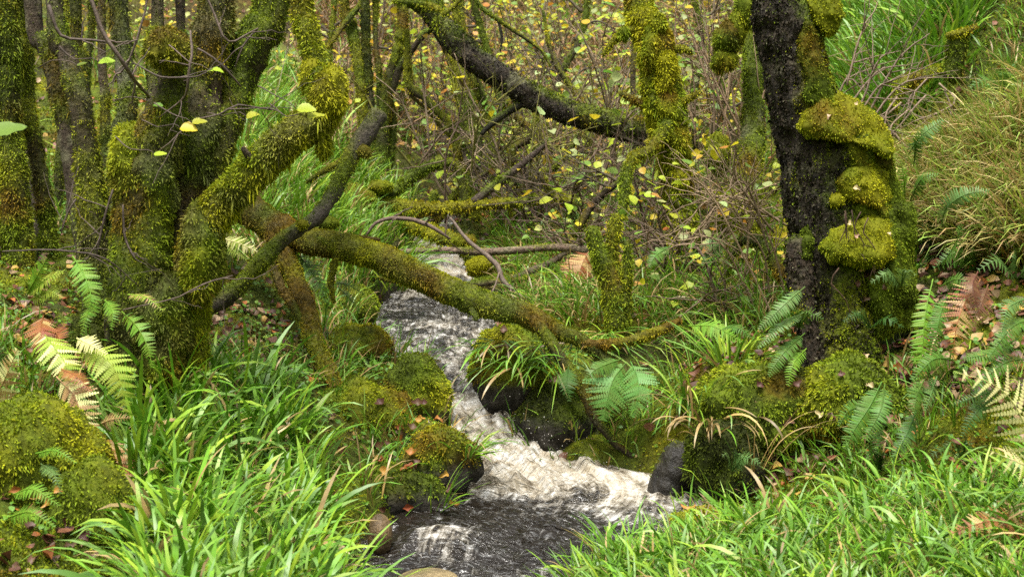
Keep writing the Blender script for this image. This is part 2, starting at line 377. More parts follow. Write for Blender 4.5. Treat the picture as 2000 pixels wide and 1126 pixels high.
# zones in plan: looked up through the picture once, then fixed on the ground
Z_RUSH_L = [(330, 1500), (275, 1100), (250, 940), (290, 790), (430, 745), (530, 760), (580, 850), (630, 960), (670, 1500)]
Z_RUSH_R = [(1060, 1500), (1120, 1160), (1220, 1100), (1340, 1085), (1460, 1045), (1560, 1010), (1700, 985), (1820, 950), (2300, 890), (2300, 1500)]
Z_GRASS_M = [(430, 90), (560, 120), (640, 300), (800, 400), (800, 560), (740, 600), (620, 480), (480, 430), (450, 300)]
Z_RUSH_T = [(1625, -120), (1950, -120), (1880, 120), (1800, 230), (1690, 300), (1630, 200)]
Z_DRY = [(1800, 330), (2300, 100), (2300, 480), (1960, 520), (1790, 460)]
Z_BRACK = [(560, -150), (760, -150), (760, 280), (640, 330), (590, 200)]
Z_LIT = [(380, 580), (560, 600), (600, 700), (420, 720), (360, 660)]
Z_RBANK = [(1340, 690), (1560, 640), (1790, 680), (1740, 900), (1480, 960), (1380, 980), (1300, 880)]
gp, gq, gd = proj(np.stack([GX.ravel(), GY.ravel(), gz.ravel()], 1))
x, y = GX.ravel(), GY.ravel(); gv = np.stack([x, y, gz.ravel()], 1)
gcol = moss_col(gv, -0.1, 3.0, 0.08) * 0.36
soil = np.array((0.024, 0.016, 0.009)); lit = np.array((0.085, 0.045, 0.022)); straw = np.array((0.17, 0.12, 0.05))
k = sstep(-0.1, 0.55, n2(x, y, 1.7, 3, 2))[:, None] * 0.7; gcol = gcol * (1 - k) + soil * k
for poly, c, a in ((Z_BRACK, lit, 0.8), (Z_LIT, lit, 0.5), (Z_DRY, straw, 0.5)):
    m = (inpoly(gp, gq, poly) & (gd > 2))[:, None] * a * sstep(-0.5, 0.3, n2(x, y, 2.2, 2, 8))[:, None]; gcol = gcol * (1 - m) + c * m
m = (sstep(10.5, 14, y) * 0.5)[:, None]; gcol = gcol * (1 - m) + lit * 0.8 * m
sa = stream_at(x, y); wet = ((1 - sstep(0.0, 0.12, np.abs(sa[:, 0]) - sa[:, 3])) * ((y > 1) & (y < 13)))[:, None]
gcol = gcol * (1 - wet) + np.array((0.022, 0.017, 0.010)) * wet
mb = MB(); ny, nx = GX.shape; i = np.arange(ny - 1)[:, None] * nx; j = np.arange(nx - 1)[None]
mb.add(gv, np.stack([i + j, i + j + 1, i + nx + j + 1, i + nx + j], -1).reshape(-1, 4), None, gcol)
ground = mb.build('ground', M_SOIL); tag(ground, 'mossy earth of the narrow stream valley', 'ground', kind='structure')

# ------------------------------------------------------------------ water
def water_mat():
    m, t, b, out = mat_new('peaty_water'); L = t.links.new; N = t.nodes.new
    a = N('ShaderNodeAttribute'); a.attribute_name = 'Col'
    sp = N('ShaderNodeSeparateColor'); L(a.outputs['Color'], sp.inputs[0])     # r: aeration, g: across, b: along / 12
    mu = N('ShaderNodeMath'); mu.operation = 'MULTIPLY'; mu.inputs[1].default_value = 12; L(sp.outputs[2], mu.inputs[0])
    cb = N('ShaderNodeCombineXYZ'); L(sp.outputs[1], cb.inputs[0]); L(mu.outputs[0], cb.inputs[1])
    def noise(sx, sy, det, rough, dist):
        mp = N('ShaderNodeMapping'); mp.inputs['Scale'].default_value = (sx, sy, 1); L(cb.outputs[0], mp.inputs[0])
        n = N('ShaderNodeTexNoise'); n.inputs['Scale'].default_value = 1.0; n.inputs['Detail'].default_value = det; n.inputs['Roughness'].default_value = rough; n.inputs['Distortion'].default_value = dist; L(mp.outputs[0], n.inputs['Vector']); return n.outputs[0]
    def mrange(x, lo, hi, a0, a1, smooth=False):
        r = N('ShaderNodeMapRange'); r.inputs[1].default_value = lo; r.inputs[2].default_value = hi; r.inputs[3].default_value = a0; r.inputs[4].default_value = a1; L(x, r.inputs[0])
        if smooth: r.interpolation_type = 'SMOOTHSTEP'
        return r.outputs[0]
    n1 = noise(110, 8, 6, 0.62, 0.6); n2_ = noise(24, 5, 3, 0.5, 1.0)
    tc = N('ShaderNodeTexCoord'); iso = N('ShaderNodeTexNoise'); iso.inputs['Scale'].default_value = 17; iso.inputs['Detail'].default_value = 7; iso.inputs['Roughness'].default_value = 0.66; iso.inputs['Distortion'].default_value = 0.3; L(tc.outputs['Object'], iso.inputs['Vector'])
    def madd(x, k, y=None):
        q = N('ShaderNodeMath'); q.operation = 'MULTIPLY_ADD'; q.inputs[1].default_value = k; L(x, q.inputs[0])
        if y is None: q.inputs[2].default_value = 0
        else: L(y, q.inputs[2])
        return q
    av = madd(iso.outputs[0], 0.42, madd(n1, 0.33, madd(n2_, 0.25).outputs[0]).outputs[0])
    ad = N('ShaderNodeMath'); ad.operation = 'MULTIPLY_ADD'; ad.inputs[1].default_value = 0.42; L(sp.outputs[0], ad.inputs[0]); L(av.outputs[0], ad.inputs[2])
    cover = mrange(ad.outputs[0], 0.64, 0.83, 0, 1, True)
    cr = N('ShaderNodeValToRGB'); e = cr.color_ramp.elements; e[0].position = 0.36; e[0].color = (0.24, 0.18, 0.10, 1); e[1].position = 0.64; e[1].color = (0.58, 0.58, 0.57, 1)
    e2 = cr.color_ramp.elements.new(0.50); e2.color = (0.35, 0.31, 0.24, 1); L(av.outputs[0], cr.inputs[0])
    cm = N('ShaderNodeMix'); cm.data_type = 'RGBA'; cm.inputs[6].default_value = (0.014, 0.011, 0.008, 1); L(cover, cm.inputs[0]); L(cr.outputs[0], cm.inputs[7])
    fine = mrange(noise(46, 90, 3, 0.6, 0.6), 0.52, 0.72, 0, 0.34, True); glint_fac = N('ShaderNodeMath'); glint_fac.operation = 'MULTIPLY'; L(fine, glint_fac.inputs[0]); L(mrange(sp.outputs[0], 0.02, 0.35, 0.2, 1.0), glint_fac.inputs[1])  # pale grey flecks: silver ripple glints painted into the water colour
    glint_mix = N('ShaderNodeMix'); glint_mix.data_type = 'RGBA'; L(glint_fac.outputs[0], glint_mix.inputs[0]); L(cm.outputs[2], glint_mix.inputs[6]); glint_mix.inputs[7].default_value = (0.40, 0.41, 0.41, 1)
    L(glint_mix.outputs[2], b.inputs['Base Color']); L(mrange(cover, 0, 1, 0.05, 0.5), b.inputs['Roughness'])
    b.inputs['IOR'].default_value = 1.33; b.inputs['Specular IOR Level'].default_value = 0.5
    bp = N('ShaderNodeBump'); bp.inputs['Strength'].default_value = 1.0; bp.inputs['Distance'].default_value = 0.045; L(noise(16, 42, 4, 0.5, 0.8), bp.inputs['Height']); L(bp.outputs[0], b.inputs['Normal'])
    return m
M_WATER = water_mat()
wx = np.arange(-1.7, 1.5, 0.0125); wy = np.concatenate([np.arange(1.0, 4.0, 0.05), np.arange(4.0, 11.9, 0.0125)])
WX, WY = np.meshgrid(wx, wy); xx, yy = WX.ravel(), WY.ravel()
ctr = np.interp(yy, SP[:, 1], SP[:, 0]); cand = np.abs(xx - ctr) < 1.2
S7 = np.zeros((len(xx), 7)); S7[:, 0] = 9; S7[cand] = stream_at(xx[cand], yy[cand])
ins = np.abs(S7[:, 0]) < S7[:, 3] + 0.13
lat, arc = S7[:, 0], S7[:, 1]
q = np.stack([lat * 13, arc * 6.5, np.zeros_like(arc)], 1); calm = 1 - sstep(0.25, 0.65, S7[:, 5])
tz = fbm(q, 3) * 0.9 + fbm(np.stack([lat * 34, arc * 20, np.full_like(arc, 4.)], 1), 2) * 0.38 + 0.35 * (1 - 2 * np.abs(fbm(q * 1.6 + 9, 2)))
tr = fbm(np.stack([lat * 5, arc * 21, np.full_like(arc, 8.)], 1), 3) + 0.4 * fbm(np.stack([lat * 14, arc * 46, np.full_like(arc, 2.)], 1), 2)
wz = S7[:, 2] + (tz * (1 - 0.6 * calm) + 0.75 * tr * calm) * S7[:, 6] * 1.7 + 0.01
hump = np.exp(-(((xx + 0.27) / 0.15) ** 2 + ((yy - 4.95) / 0.12) ** 2)); wz += 0.075 * hump
foam = np.clip(S7[:, 5] + 0.22 * fbm(q * 0.6 + 3, 2) + 0.28 * hump, 0, 1)
WVt = np.stack([xx, yy, wz], 1)
ny, nx = WX.shape; i = np.arange(ny - 1)[:, None] * nx; j = np.arange(nx - 1)[None]
Q = np.stack([i + j, i + j + 1, i + nx + j + 1, i + nx + j], -1).reshape(-1, 4); Q = Q[ins[Q].all(1)]
us = np.unique(Q); rm = np.zeros(len(xx), int); rm[us] = np.arange(len(us))
mb = MB(); mb.add(WVt[us], rm[Q], None, np.stack([foam, lat * 0.5 + 0.5, arc / 12], 1)[us])
stream = mb.build('stream', M_WATER); tag(stream, 'peaty stream tumbling over a small foaming fall', 'stream', kind='structure')
# spray thrown up by the fall
mb = MB(); n = 220
sp_ = np.stack([RNG.normal(0.13, 0.17, n), RNG.normal(5.86, 0.10, n), np.zeros(n)], 1); s_ = stream_at(sp_[:, 0], sp_[:, 1]); sp_[:, 2] = s_[:, 2] + 0.02 + RNG.exponential(0.035, n)
oc = np.array([(1, 0, 0), (-1, 0, 0), (0, 1, 0), (0, -1, 0), (0, 0, 1), (0, 0, -1)], float); ot = np.array([(0, 2, 4), (2, 1, 4), (1, 3, 4), (3, 0, 4), (2, 0, 5), (1, 2, 5), (3, 1, 5), (0, 3, 5)])
r_ = RNG.uniform(0.001, 0.0032, n)
mb.add((sp_[:, None] + oc[None] * r_[:, None, None]).reshape(-1, 3), None, (np.arange(n)[:, None, None] * 6 + ot[None]).reshape(-1, 3), (0.6, 0.58, 0.53))
tag(mb.build('spray', attr_mat('foam_spray', 0.3, 0.5, 0.3)), 'fine water drops thrown up where the fall hits the pool', 'spray', kind='stuff')

# ------------------------------------------------------------------ wood and moss builders
MOSS_TOTAL = [0]; LAST = [None]; WOOD = [None]
BV = [[], [], 0]
def reg(V, Q, T):
    BV[0].append(V); BV[1] += (np.asarray(Q, int).reshape(-1, 4) + BV[2]).tolist() + (np.asarray(T, int).reshape(-1, 3) + BV[2]).tolist(); BV[2] += len(V)
reg(gv, np.stack([(np.arange(GX.shape[0] - 1)[:, None] * GX.shape[1]) + np.arange(GX.shape[1] - 1)[None] + k for k in (0, 1, GX.shape[1] + 1, GX.shape[1])], -1).reshape(-1, 4), np.zeros((0, 3), int))
def bark_cols(V, N, cover, tone, bark, seed, lich=0.25, side=None):
    """moss weight and colour of each vertex of a stem; moss thicker on upper sides"""
    w = sstep(-0.35, 0.35, fbm(V * 4.5 + seed, 3) * 1.1 + (cover - 0.5) * 2.2 + N[:, 2] * 0.45 + (0 if side is None else N @ np.array(side)))
    c = np.tile(np.asarray(bark), (len(V), 1)) * RNG.uniform(0.75, 1.25, (len(V), 1))
    l = (sstep(0.15, 0.5, fbm(V * 14 + seed + 50, 2)) * lich)[:, None]; c = c * (1 - l) + LICH * l
    m = moss_col(V, tone, seed, 0.08) * 0.405  # surface under the shoots darkened, painted shade for contrast
    return w, c * (1 - w[:, None]) + m * w[:, None]
def vnormals(V, Q, T):
    n = np.zeros_like(V); tr = tri_of(Q, T); cr = np.cross(V[tr[:, 1]] - V[tr[:, 0]], V[tr[:, 2]] - V[tr[:, 0]])
    for k in range(3): np.add.at(n, tr[:, k], cr)
    return norm(n)
def limb(name, pts, parent, cover=0.6, tone=0.0, bark=BARK, seed=None, lump=0.16, freq=9, dens=13000, ml=0.020, mw=0.006, hang=0.5, mat=None, lich=0.25, seg=None, metric=False, label=None, step=0.018, side=None, flakes=False):
    seed = random.uniform(0, 90) if seed is None else seed
    if metric: a = catmull(np.array(pts, float), step); path, rad = a[:, :3], a[:, 3]
    else: path, rad = ppath(pts, step)
    rad = rad - np.minimum(0.013, rad * 0.30) * min(1.0, cover * 1.2)
    rmax = rad.max(); seg = seg or int(np.clip(rmax * 2 * math.pi / 0.013, 6, 60))
    V, Q, T = tube_arr(path, rad, seg, lump, freq, seed)
    N = vnormals(V, Q, T); w, c = bark_cols(V, N, cover, tone, bark, seed, lich, side)
    V = V + N * (w * min(0.012, rmax * 0.25) * (0.7 + 0.9 * fbm(V * 26 + seed, 2)) + (1 - w) * min(0.018, rmax * 0.16) * (0.5 - 2 * np.abs(fbm(V * (26, 26, 9) + seed, 2))))[:, None]
    reg(V, Q, T); LAST[0] = (V, Q, T)
    org = path[len(path) // 2].copy()
    mb = MB(); mb.add(V, Q, T, c); o = mb.build(name, mat or M_BARK, parent, org)
    if label: o['label'] = label
    if flakes:
        p, n = scatter(V, tri_of(Q, T), 16000, lambda p, n: 0.3 + 0.7 * sstep(-0.2, 0.3, fbm(p * (30, 30, 12) + seed, 2)))
        fm_ = MB(); fc = np.asarray(bark) * RNG.uniform(0.5, 2.2, (len(p), 1)); gl = (RNG.random(len(p)) < 0.10)[:, None]; fc = np.where(gl, LICH * RNG.uniform(0.4, 1.0, (len(p), 1)), fc)
        mg = (RNG.random(len(p)) < 0.14)[:, None]; fc = np.where(mg, MOSS_D * RNG.uniform(0.6, 1.6, (len(p), 1)), fc)
        kites(fm_, p, n, 0.014, 0.009, 1.5, 0.8, fc); tag(fm_.build('bark_flakes', mat or M_BARK, o, org), kind='stuff')
    if dens:
        d = float(np.median(proj(path)[2])); sc = max(1.0, d / 6.2)
        def wf(p, n): return sstep(-0.45, 0.45, fbm(p * 4.5 + seed, 3) * 1.1 + (cover - 0.5) * 2.2 + n[:, 2] * 0.45 + (0 if side is None else n @ np.array(side))) * (0.35 + 0.65 * sstep(-0.3, 0.3, fbm(p * 22 + seed, 2)))
        p, n = scatter(V, tri_of(Q, T), dens * 3.0 / sc ** 1.6, wf)
        if len(p) > 8:
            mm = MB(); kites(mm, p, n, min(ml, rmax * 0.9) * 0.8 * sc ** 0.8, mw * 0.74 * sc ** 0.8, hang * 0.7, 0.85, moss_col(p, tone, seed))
            k = len(p) // 14
            if k and hang > 0.3:      # long hanging tufts under the limb
                u = np.where(n[:, 2] < 0.0)[0]; u = u[RNG.random(len(u)) < 0.03]
                kites(mm, p[u], n[u], min(ml * 2.0, rmax * 1.4), mw * 0.9, 3.0, 0.4, moss_col(p[u], tone + 0.1, seed))
            tag(mm.build('moss', M_MOSS, o, org), kind='stuff'); MOSS_TOTAL[0] += len(p)
    return o
def sphere_arr(nu=30, nv=18):
    u = np.arange(nu) / nu * 2 * np.pi; v = np.linspace(0, np.pi, nv)[1:-1]
    V = np.stack([np.sin(v)[:, None] * np.cos(u)[None], np.sin(v)[:, None] * np.sin(u)[None], np.cos(v)[:, None] * np.ones(nu)[None]], -1).reshape(-1, 3)
    V = np.vstack([V, (0, 0, 1), (0, 0, -1)]); m = len(v)
    i = np.arange(m - 1)[:, None] * nu; j = np.arange(nu)[None]; j2 = (j + 1) % nu
    Q = np.stack([i + j, i + nu + j, i + nu + j2, i + j2], -1).reshape(-1, 4); t = m * nu; jj = np.arange(nu); j2 = (jj + 1) % nu
    T = np.vstack([np.stack([np.full(nu, t), jj, j2], 1), np.stack([np.full(nu, t + 1), (m - 1) * nu + j2, (m - 1) * nu + jj], 1)])
    return V, Q, T
def blob(c, r, rough=0.22, freq=6.0, seed=0.0, nu=30, nv=18, tilt=None):
    V, Q, T = sphere_arr(nu, nv); D = V.copy()
    V = V * np.asarray(r)
    if tilt: V = V @ np.array(Matrix.Rotation(tilt, 3, 'Y')).T
    q = V + c
    k = 1 + rough * fbm(q * freq + seed, 3) + rough * 0.4 * fbm(q * freq * 3 + seed, 2)
    return V * k[:, None] + c, Q, T
def cushion(name, px, py, d, rx, ry, parent, depth=None, tone=0.0, tilt=None, rough=0.25, dens=16000, ml=0.016, mw=0.0055, hang=0.5, label=None, cover=1.0, freq=7):
    """a moss cushion: lump plus its shoots in one mesh"""
    s = d / F; c = P(px, py, d); seed = random.uniform(0, 90)
    V, Q, T = blob(c, (rx * s, (depth or (rx + ry) / 2) * s, ry * s), rough, freq, seed, 44, 28, tilt=tilt); V = V + vnormals(V, Q, T) * (0.012 * fbm(V * 26 + seed, 2))[:, None]; reg(V, Q, T)
    mb = MB(); mb.add(V, Q, T, moss_col(V, tone, seed, 0.08) * 0.40)  # lump darker than its shoots: shade between them put into colour
    p, n = scatter(V, tri_of(Q, T), dens * 2.6, lambda p, n: (0.35 + 0.65 * sstep(-0.3, 0.3, fbm(p * 24 + seed, 2))))
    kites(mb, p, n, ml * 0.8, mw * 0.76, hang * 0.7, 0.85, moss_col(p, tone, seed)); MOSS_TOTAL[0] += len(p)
    o = mb.build(name, M_MOSS, parent, c); tag(o, kind='stuff') if parent is not None and name == 'moss' else None
    if label: o['label'] = label
    return o
def moss_patch(poly, d, thick, parent, tone=0.0, label=None, shelf=0.0, edge=16.0, step=4.5):
    """a ragged moss sheet of real thickness grown on the wood: rounded rim, uneven face, closed behind"""
    seed = random.uniform(0, 90); pl = np.array(poly, float); x0, y0 = pl.min(0) - 8; x1, y1 = pl.max(0) + 8
    gx_, gy_ = np.meshgrid(np.arange(x0, x1, step), np.arange(y0, y1, step)); sh = gx_.shape; X, Y = gx_.ravel(), gy_.ravel()
    D = np.full(len(X), 1e9)
    for k in range(len(pl)):
        a, b = pl[k], pl[(k + 1) % len(pl)]; e = b - a; t = np.clip(((X - a[0]) * e[0] + (Y - a[1]) * e[1]) / (e @ e), 0, 1); D = np.minimum(D, np.hypot(X - a[0] - t * e[0], Y - a[1] - t * e[1]))
    D = np.where(inpoly(X, Y, poly), D, -D) + 7 * n2(X, Y, 0.045, 3, seed)
    u = np.clip(D / edge, 0, 1); prof = np.sqrt(1 - (1 - u) ** 2); v = (Y - y0) / (y1 - y0)
    h = thick * prof * (1 - shelf + shelf * 1.5 * v) * (0.85 + 0.5 * n2(X, Y, 0.02, 2, seed + 3)) + 0.012 * u * n2(X, Y, 0.09, 2, seed + 7) + 0.006 * u * n2(X, Y, 0.22, 2, seed + 9)
    if WOOD[0] is not None:      # follow the wood it grows on
        bd = np.full(len(X), np.nan); fwv = FW
        for k in np.where(D > -6)[0]:
            dv = P(X[k], Y[k], 1.0) - CAM; loc, *_ = WOOD[0].ray_cast(Vector(CAM), Vector(dv).normalized())
            if loc is not None: bd[k] = (np.array(loc) - CAM) @ fwv
        bd = np.where(np.isnan(bd) | (bd > d + 0.12), d + 0.06, bd).reshape(sh)
        for _ in range(5): q_ = np.pad(bd, 1, mode='edge'); bd = (q_[:-2, 1:-1] + q_[2:, 1:-1] + q_[1:-1, :-2] + q_[1:-1, 2:] + bd) / 5
        d = bd.ravel()
    ok = D > -1; dirs = (FW[None] + ((X - 1000) / F)[:, None] * RT[None] - ((Y - 563) / F)[:, None] * UP[None])
    Vf = CAM + dirs * (d - h)[:, None]; Vb = CAM + dirs * (d + 0.02 + 0.5 * thick * prof)[:, None]
    Vf[:, 2] -= 0.25 * h * shelf; ny, nx = sh; i = np.arange(ny - 1)[:, None] * nx; j = np.arange(nx - 1)[None]
    Q = np.stack([i + j, i + nx + j, i + nx + j + 1, i + j + 1], -1).reshape(-1, 4); Q = Q[ok[Q].all(1)]
    us = np.unique(Q); rm = np.zeros(len(X), int); rm[us] = np.arange(len(us)); Qf = rm[Q]; n0 = len(us); V = np.vstack([Vf[us], Vb[us]]); Qb = Qf[:, ::-1] + n0
    ed = {}
    for q in Qf:
        for a, b in ((q[0], q[1]), (q[1], q[2]), (q[2], q[3]), (q[3], q[0])):
            if (b, a) in ed: del ed[(b, a)]
            else: ed[(a, b)] = 1
    Qs = np.array([(b, a, a + n0, b + n0) for a, b in ed]); QA = np.vstack([Qf, Qb, Qs]); c0 = V.mean(0)
    mb = MB(); mb.add(V, QA, None, moss_col(V, tone, seed, 0.08) * 0.40); reg(V, QA, np.zeros((0, 3), int))  # sheet coloured darker than its shoots, as painted shade
    p, n = scatter(V, tri_of(np.vstack([Qf, Qs]), np.zeros((0, 3), int)), 42000, lambda p, n: (0.35 + 0.65 * sstep(-0.3, 0.3, fbm(p * 26 + seed, 2))))
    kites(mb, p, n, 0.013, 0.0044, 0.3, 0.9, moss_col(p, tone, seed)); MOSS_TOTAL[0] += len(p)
    o = mb.build('moss_cushion', M_MOSS, parent, c0)
    if label: o['label'] = label
    return o
def rock(px, py, d, rx, ry, label, depth=None, tone=0.0, rough=0.3, cover=0.9, freq=4.0, col=(0.03, 0.026, 0.02), dens=12000, ml=0.024, mw=0.007, hang=0.5, tilt=None, name='mossy_rock', group=None, cat='rock', mat=None):
    s = d / F; c = P(px, py, d); seed = random.uniform(0, 90)
    V, Q, T = blob(c, (rx * s, (depth or (rx + ry) / 2) * s, ry * s), rough, freq, seed, 64, 40, tilt)
    if cover > 0.3: V = V + vnormals(V, Q, T) * (0.022 * fbm(V * 13 + seed, 3))[:, None]
    reg(V, Q, T); mat = mat or (M_SOIL if cover > 0.3 else None)
    N = vnormals(V, Q, T); w = sstep(-0.4, 0.4, fbm(V * 5 + seed, 3) + (cover - 0.5) * 2.2 + N[:, 2] * 0.5)[:, None]
    sl_ = stream_at(np.array([c[0]]), np.array([c[1]]))[0]; zw = sl_[2] + 0.03 if abs(sl_[0]) < sl_[3] + 0.45 and 4 < c[1] < 9 else -9.0      # bare wet stone along the waterline
    w = w * sstep(zw, zw + 0.07, V[:, 2] + 0.03 * fbm(V * 9, 2))[:, None]
    C = np.asarray(col) * RNG.uniform(0.7, 1.3, (len(V), 1)) * (1 - w) + moss_col(V, tone, seed, 0.08) * 0.40 * w  # moss layer below the shoots darkened in colour to suggest shade
    mb = MB(); mb.add(V, Q, T, C); o = mb.build(name, mat or M_ROCK, None, c); tag(o, label, cat, group)
    def wf(p, n): return sstep(-0.45, 0.45, fbm(p * 5 + seed, 3) + (cover - 0.5) * 2.2 + n[:, 2] * 0.5) * (0.3 + 0.7 * sstep(-0.3, 0.3, fbm(p * 18 + seed, 2))) * sstep(zw, zw + 0.08, p[:, 2] + 0.03 * fbm(p * 9, 2))
    p, n = scatter(V, tri_of(Q, T), dens * 2.4, wf)
    if len(p) > 10:
        mm = MB(); kites(mm, p, n, ml * 0.8, mw * 0.8, hang * 0.8, 0.85, moss_col(p, tone, seed)); tag(mm.build('moss', M_MOSS, o, c), kind='stuff'); MOSS_TOTAL[0] += len(p)
    return o
def twig(name, pts, parent, col=(0.10, 0.065, 0.045), subs=0, sublen=0.25, metric=False, seg=5, mossy=0.0, label=None, droop=0.0):
    if metric: a = catmull(np.array(pts, float), 0.03); path, rad = a[:, :3], a[:, 3]
    else: path, rad = ppath(pts, 0.03)
    path = path + 0.006 * np.stack([fbm(path * 14 + 3 * k, 2) for k in range(3)], 1)
    mb = MB(); c = np.array(col) * RNG.uniform(0.7, 1.3)
    V, Q, T = tube_arr(path, rad, seg, 0.12, 25); mb.add(V, Q, T, c); tips = [path[-1]]
    for k in range(subs):
        i = int(len(path) * random.uniform(0.25, 0.95)); i = min(i, len(path) - 2)
        t = norm(path[i + 1] - path[i]); dr = norm(t * 0.9 + RNG.normal(0, 0.65, 3) + np.array((0, 0, 0.15 - droop))); L = sublen * random.uniform(0.4, 1.2)
        bend = RNG.normal(0, 0.3, 3); s = np.linspace(0, 1, 8)[:, None]
        sp = path[i] + dr * L * s + bend * L * 0.5 * s ** 2 + 0.010 * np.stack([fbm((path[i] + dr * s) * 19 + 3 * q, 2) for q in range(3)], 1) * np.minimum(s * 3, 1)
        r0 = min(rad[i] * 0.65, 0.006); rr = np.linspace(r0, max(r0 * 0.35, 0.0009), 8)
        V, Q, T = tube_arr(sp, rr, 4, 0); mb.add(V, Q, T, c * random.uniform(0.8, 1.3)); tips.append(sp[-1])
        for u in range(random.choice((0, 1, 2))):
            j = random.randint(2, 6); d2 = norm(dr + RNG.normal(0, 0.7, 3)); L2 = L * random.uniform(0.25, 0.6); s2 = np.linspace(0, 1, 5)[:, None]
            s3 = sp[j] + d2 * L2 * s2 + RNG.normal(0, 0.2, 3) * L2 * s2 ** 2
            V, Q, T = tube_arr(s3, np.linspace(rr[j] * 0.7, 0.0008, 5), 3, 0); mb.add(V, Q, T, c * random.uniform(0.8, 1.3)); tips.append(s3[-1])
    org = path[0].copy(); o = mb.build(name, M_TWIG, parent, org)
    if label: o['label'] = label
    return o, tips

# ------------------------------------------------------------------ TREES
def tree(name, px, py, d, label, cat='tree', group=None): return empty(name, P(px, py, d), label, cat, group)

# 1 mossy hazel coppice at the left
GREY[0] = 0.45
A = tree('hazel_coppice', 300, 745, 5.5, 'many-stemmed moss-covered hazel coppice filling the left of the picture')
limb('stem', [(20, -900, 5.9, 26), (62, -20, 5.8, 36), (88, 90, 5.75, 37), (118, 190, 5.7, 40), (142, 320, 5.65, 42), (165, 470, 5.6, 46), (190, 620, 5.6, 52), (205, 760, 5.6, 56)], A, 0.38, -0.35, BARK, lich=0.6)
limb('stem', [(70, -900, 5.7, 30), (105, -10, 5.6, 40), (130, 100, 5.55, 44), (155, 210, 5.5, 48), (172, 330, 5.5, 52), (185, 450, 5.5, 58), (200, 600, 5.5, 62), (222, 770, 5.5, 66)], A, 0.55, -0.2, BARK, lich=0.5)
limb('stem', [(150, -900, 6.2, 18), (148, -10, 6.1, 24), (158, 120, 6.05, 27), (172, 260, 6.0, 28), (190, 400, 5.9, 30), (215, 560, 5.8, 36), (235, 740, 5.7, 40)], A, 0.58, -0.15)
limb('stem', [(215, -900, 5.8, 22), (232, -10, 5.75, 34), (240, 90, 5.7, 36), (246, 190, 5.65, 40), (238, 300, 5.6, 50), (240, 430, 5.55, 60), (245, 600, 5.5, 74), (255, 770, 5.5, 80)], A, 0.5, -0.2, BARKG)
st = limb('stem', [(334, 80, 5.3, 40), (334, 130, 5.3, 56), (332, 170, 5.3, 64), (318, 235, 5.3, 92), (296, 310, 5.3, 112), (280, 400, 5.3, 118), (275, 500, 5.3, 122), (272, 620, 5.3, 130), (272, 770, 5.35, 140)], A, 0.62, -0.1, BARK, lump=0.24, ml=0.022, lich=0.5)
cushion('moss_cushion', 330, 98, 5.16, 48, 40, A, tone=0.2, rough=0.22, ml=0.024, hang=0.6)
limb('stem', [(305, -900, 5.9, 16), (308, -10, 5.85, 26), (304, 70, 5.8, 28), (300, 180, 5.75, 30), (292, 330, 5.7, 36), (285, 520, 5.6, 50), (285, 740, 5.5, 60)], A, 0.5, -0.1)
limb('stem', [(345, -900, 6.2, 16), (352, -10, 6.1, 22), (357, 80, 6.0, 26), (362, 200, 5.9, 30), (350, 380, 5.8, 40), (330, 600, 5.7, 50), (320, 760, 5.6, 60)], A, 0.45, -0.4)
limb('stem', [(440, -900, 5.6, 40), (424, -30, 5.55, 66), (414, 60, 5.5, 70), (402, 160, 5.5, 74), (386, 280, 5.45, 80), (364, 400, 5.45, 86), (344, 520, 5.4, 94), (326, 640, 5.4, 104), (316, 780, 5.4, 120)], A, 0.6, -0.15, (0.06,0.04,0.025), lump=0.26, ml=0.024, lich=0.4)
limb('stem', [(650, -900, 5.7, 40), (535, -30, 5.65, 68), (506, 60, 5.6, 70), (474, 145, 5.6, 70), (444, 225, 5.55, 70), (418, 310, 5.5, 76), (396, 400, 5.5, 82), (370, 500, 5.45, 92), (346, 620, 5.4, 106), (330, 790, 5.4, 125)], A, 0.7, -0.3, (0.05,0.036,0.022), lump=0.26, lich=0.35)
limb('stem', [(570, -900, 5.35, 26), (590, -40, 5.3, 38), (600, 50, 5.28, 42), (618, 130, 5.25, 52), (636, 185, 5.2, 66), (622, 228, 5.2, 70), (575, 262, 5.2, 70), (525, 305, 5.22, 72), (470, 358, 5.25, 76), (428, 405, 5.28, 78), (400, 455, 5.3, 80), (384, 520, 5.32, 84), (362, 620, 5.35, 92), (345, 770, 5.4, 110)], A, 0.88, 0.4, BARKG, lump=0.22, ml=0.030, dens=16000)
cushion('moss_cushion', 640, 195, 5.2, 34, 58, A, tone=0.5, tilt=0.2, rough=0.3, ml=0.03, hang=0.9)
cushion('moss_cushion', 610, 150, 5.24, 24, 38, A, tone=0.4, rough=0.3, ml=0.03, hang=0.9)
cushion('moss_cushion', 630, 268, 5.22, 14, 40, A, tone=0.1, rough=0.35, ml=0.03, hang=1.4)
cushion('moss_cushion', 258, 330, 5.3, 36, 84, A, tone=-0.1, rough=0.3, ml=0.032, hang=1.2)
cushion('moss_cushion', 395, 500, 5.28, 40, 90, A, tone=-0.15, rough=0.35, ml=0.03, hang=1.2)
cushion('moss_cushion', 320, 640, 5.3, 62, 110, A, tone=-0.25, rough=0.35, ml=0.03, hang=1.0)
cushion('moss_cushion', 190, 690, 5.5, 60, 80, A, tone=-0.5, rough=0.35, ml=0.03, hang=1.0)
GREY[0] = 0.25
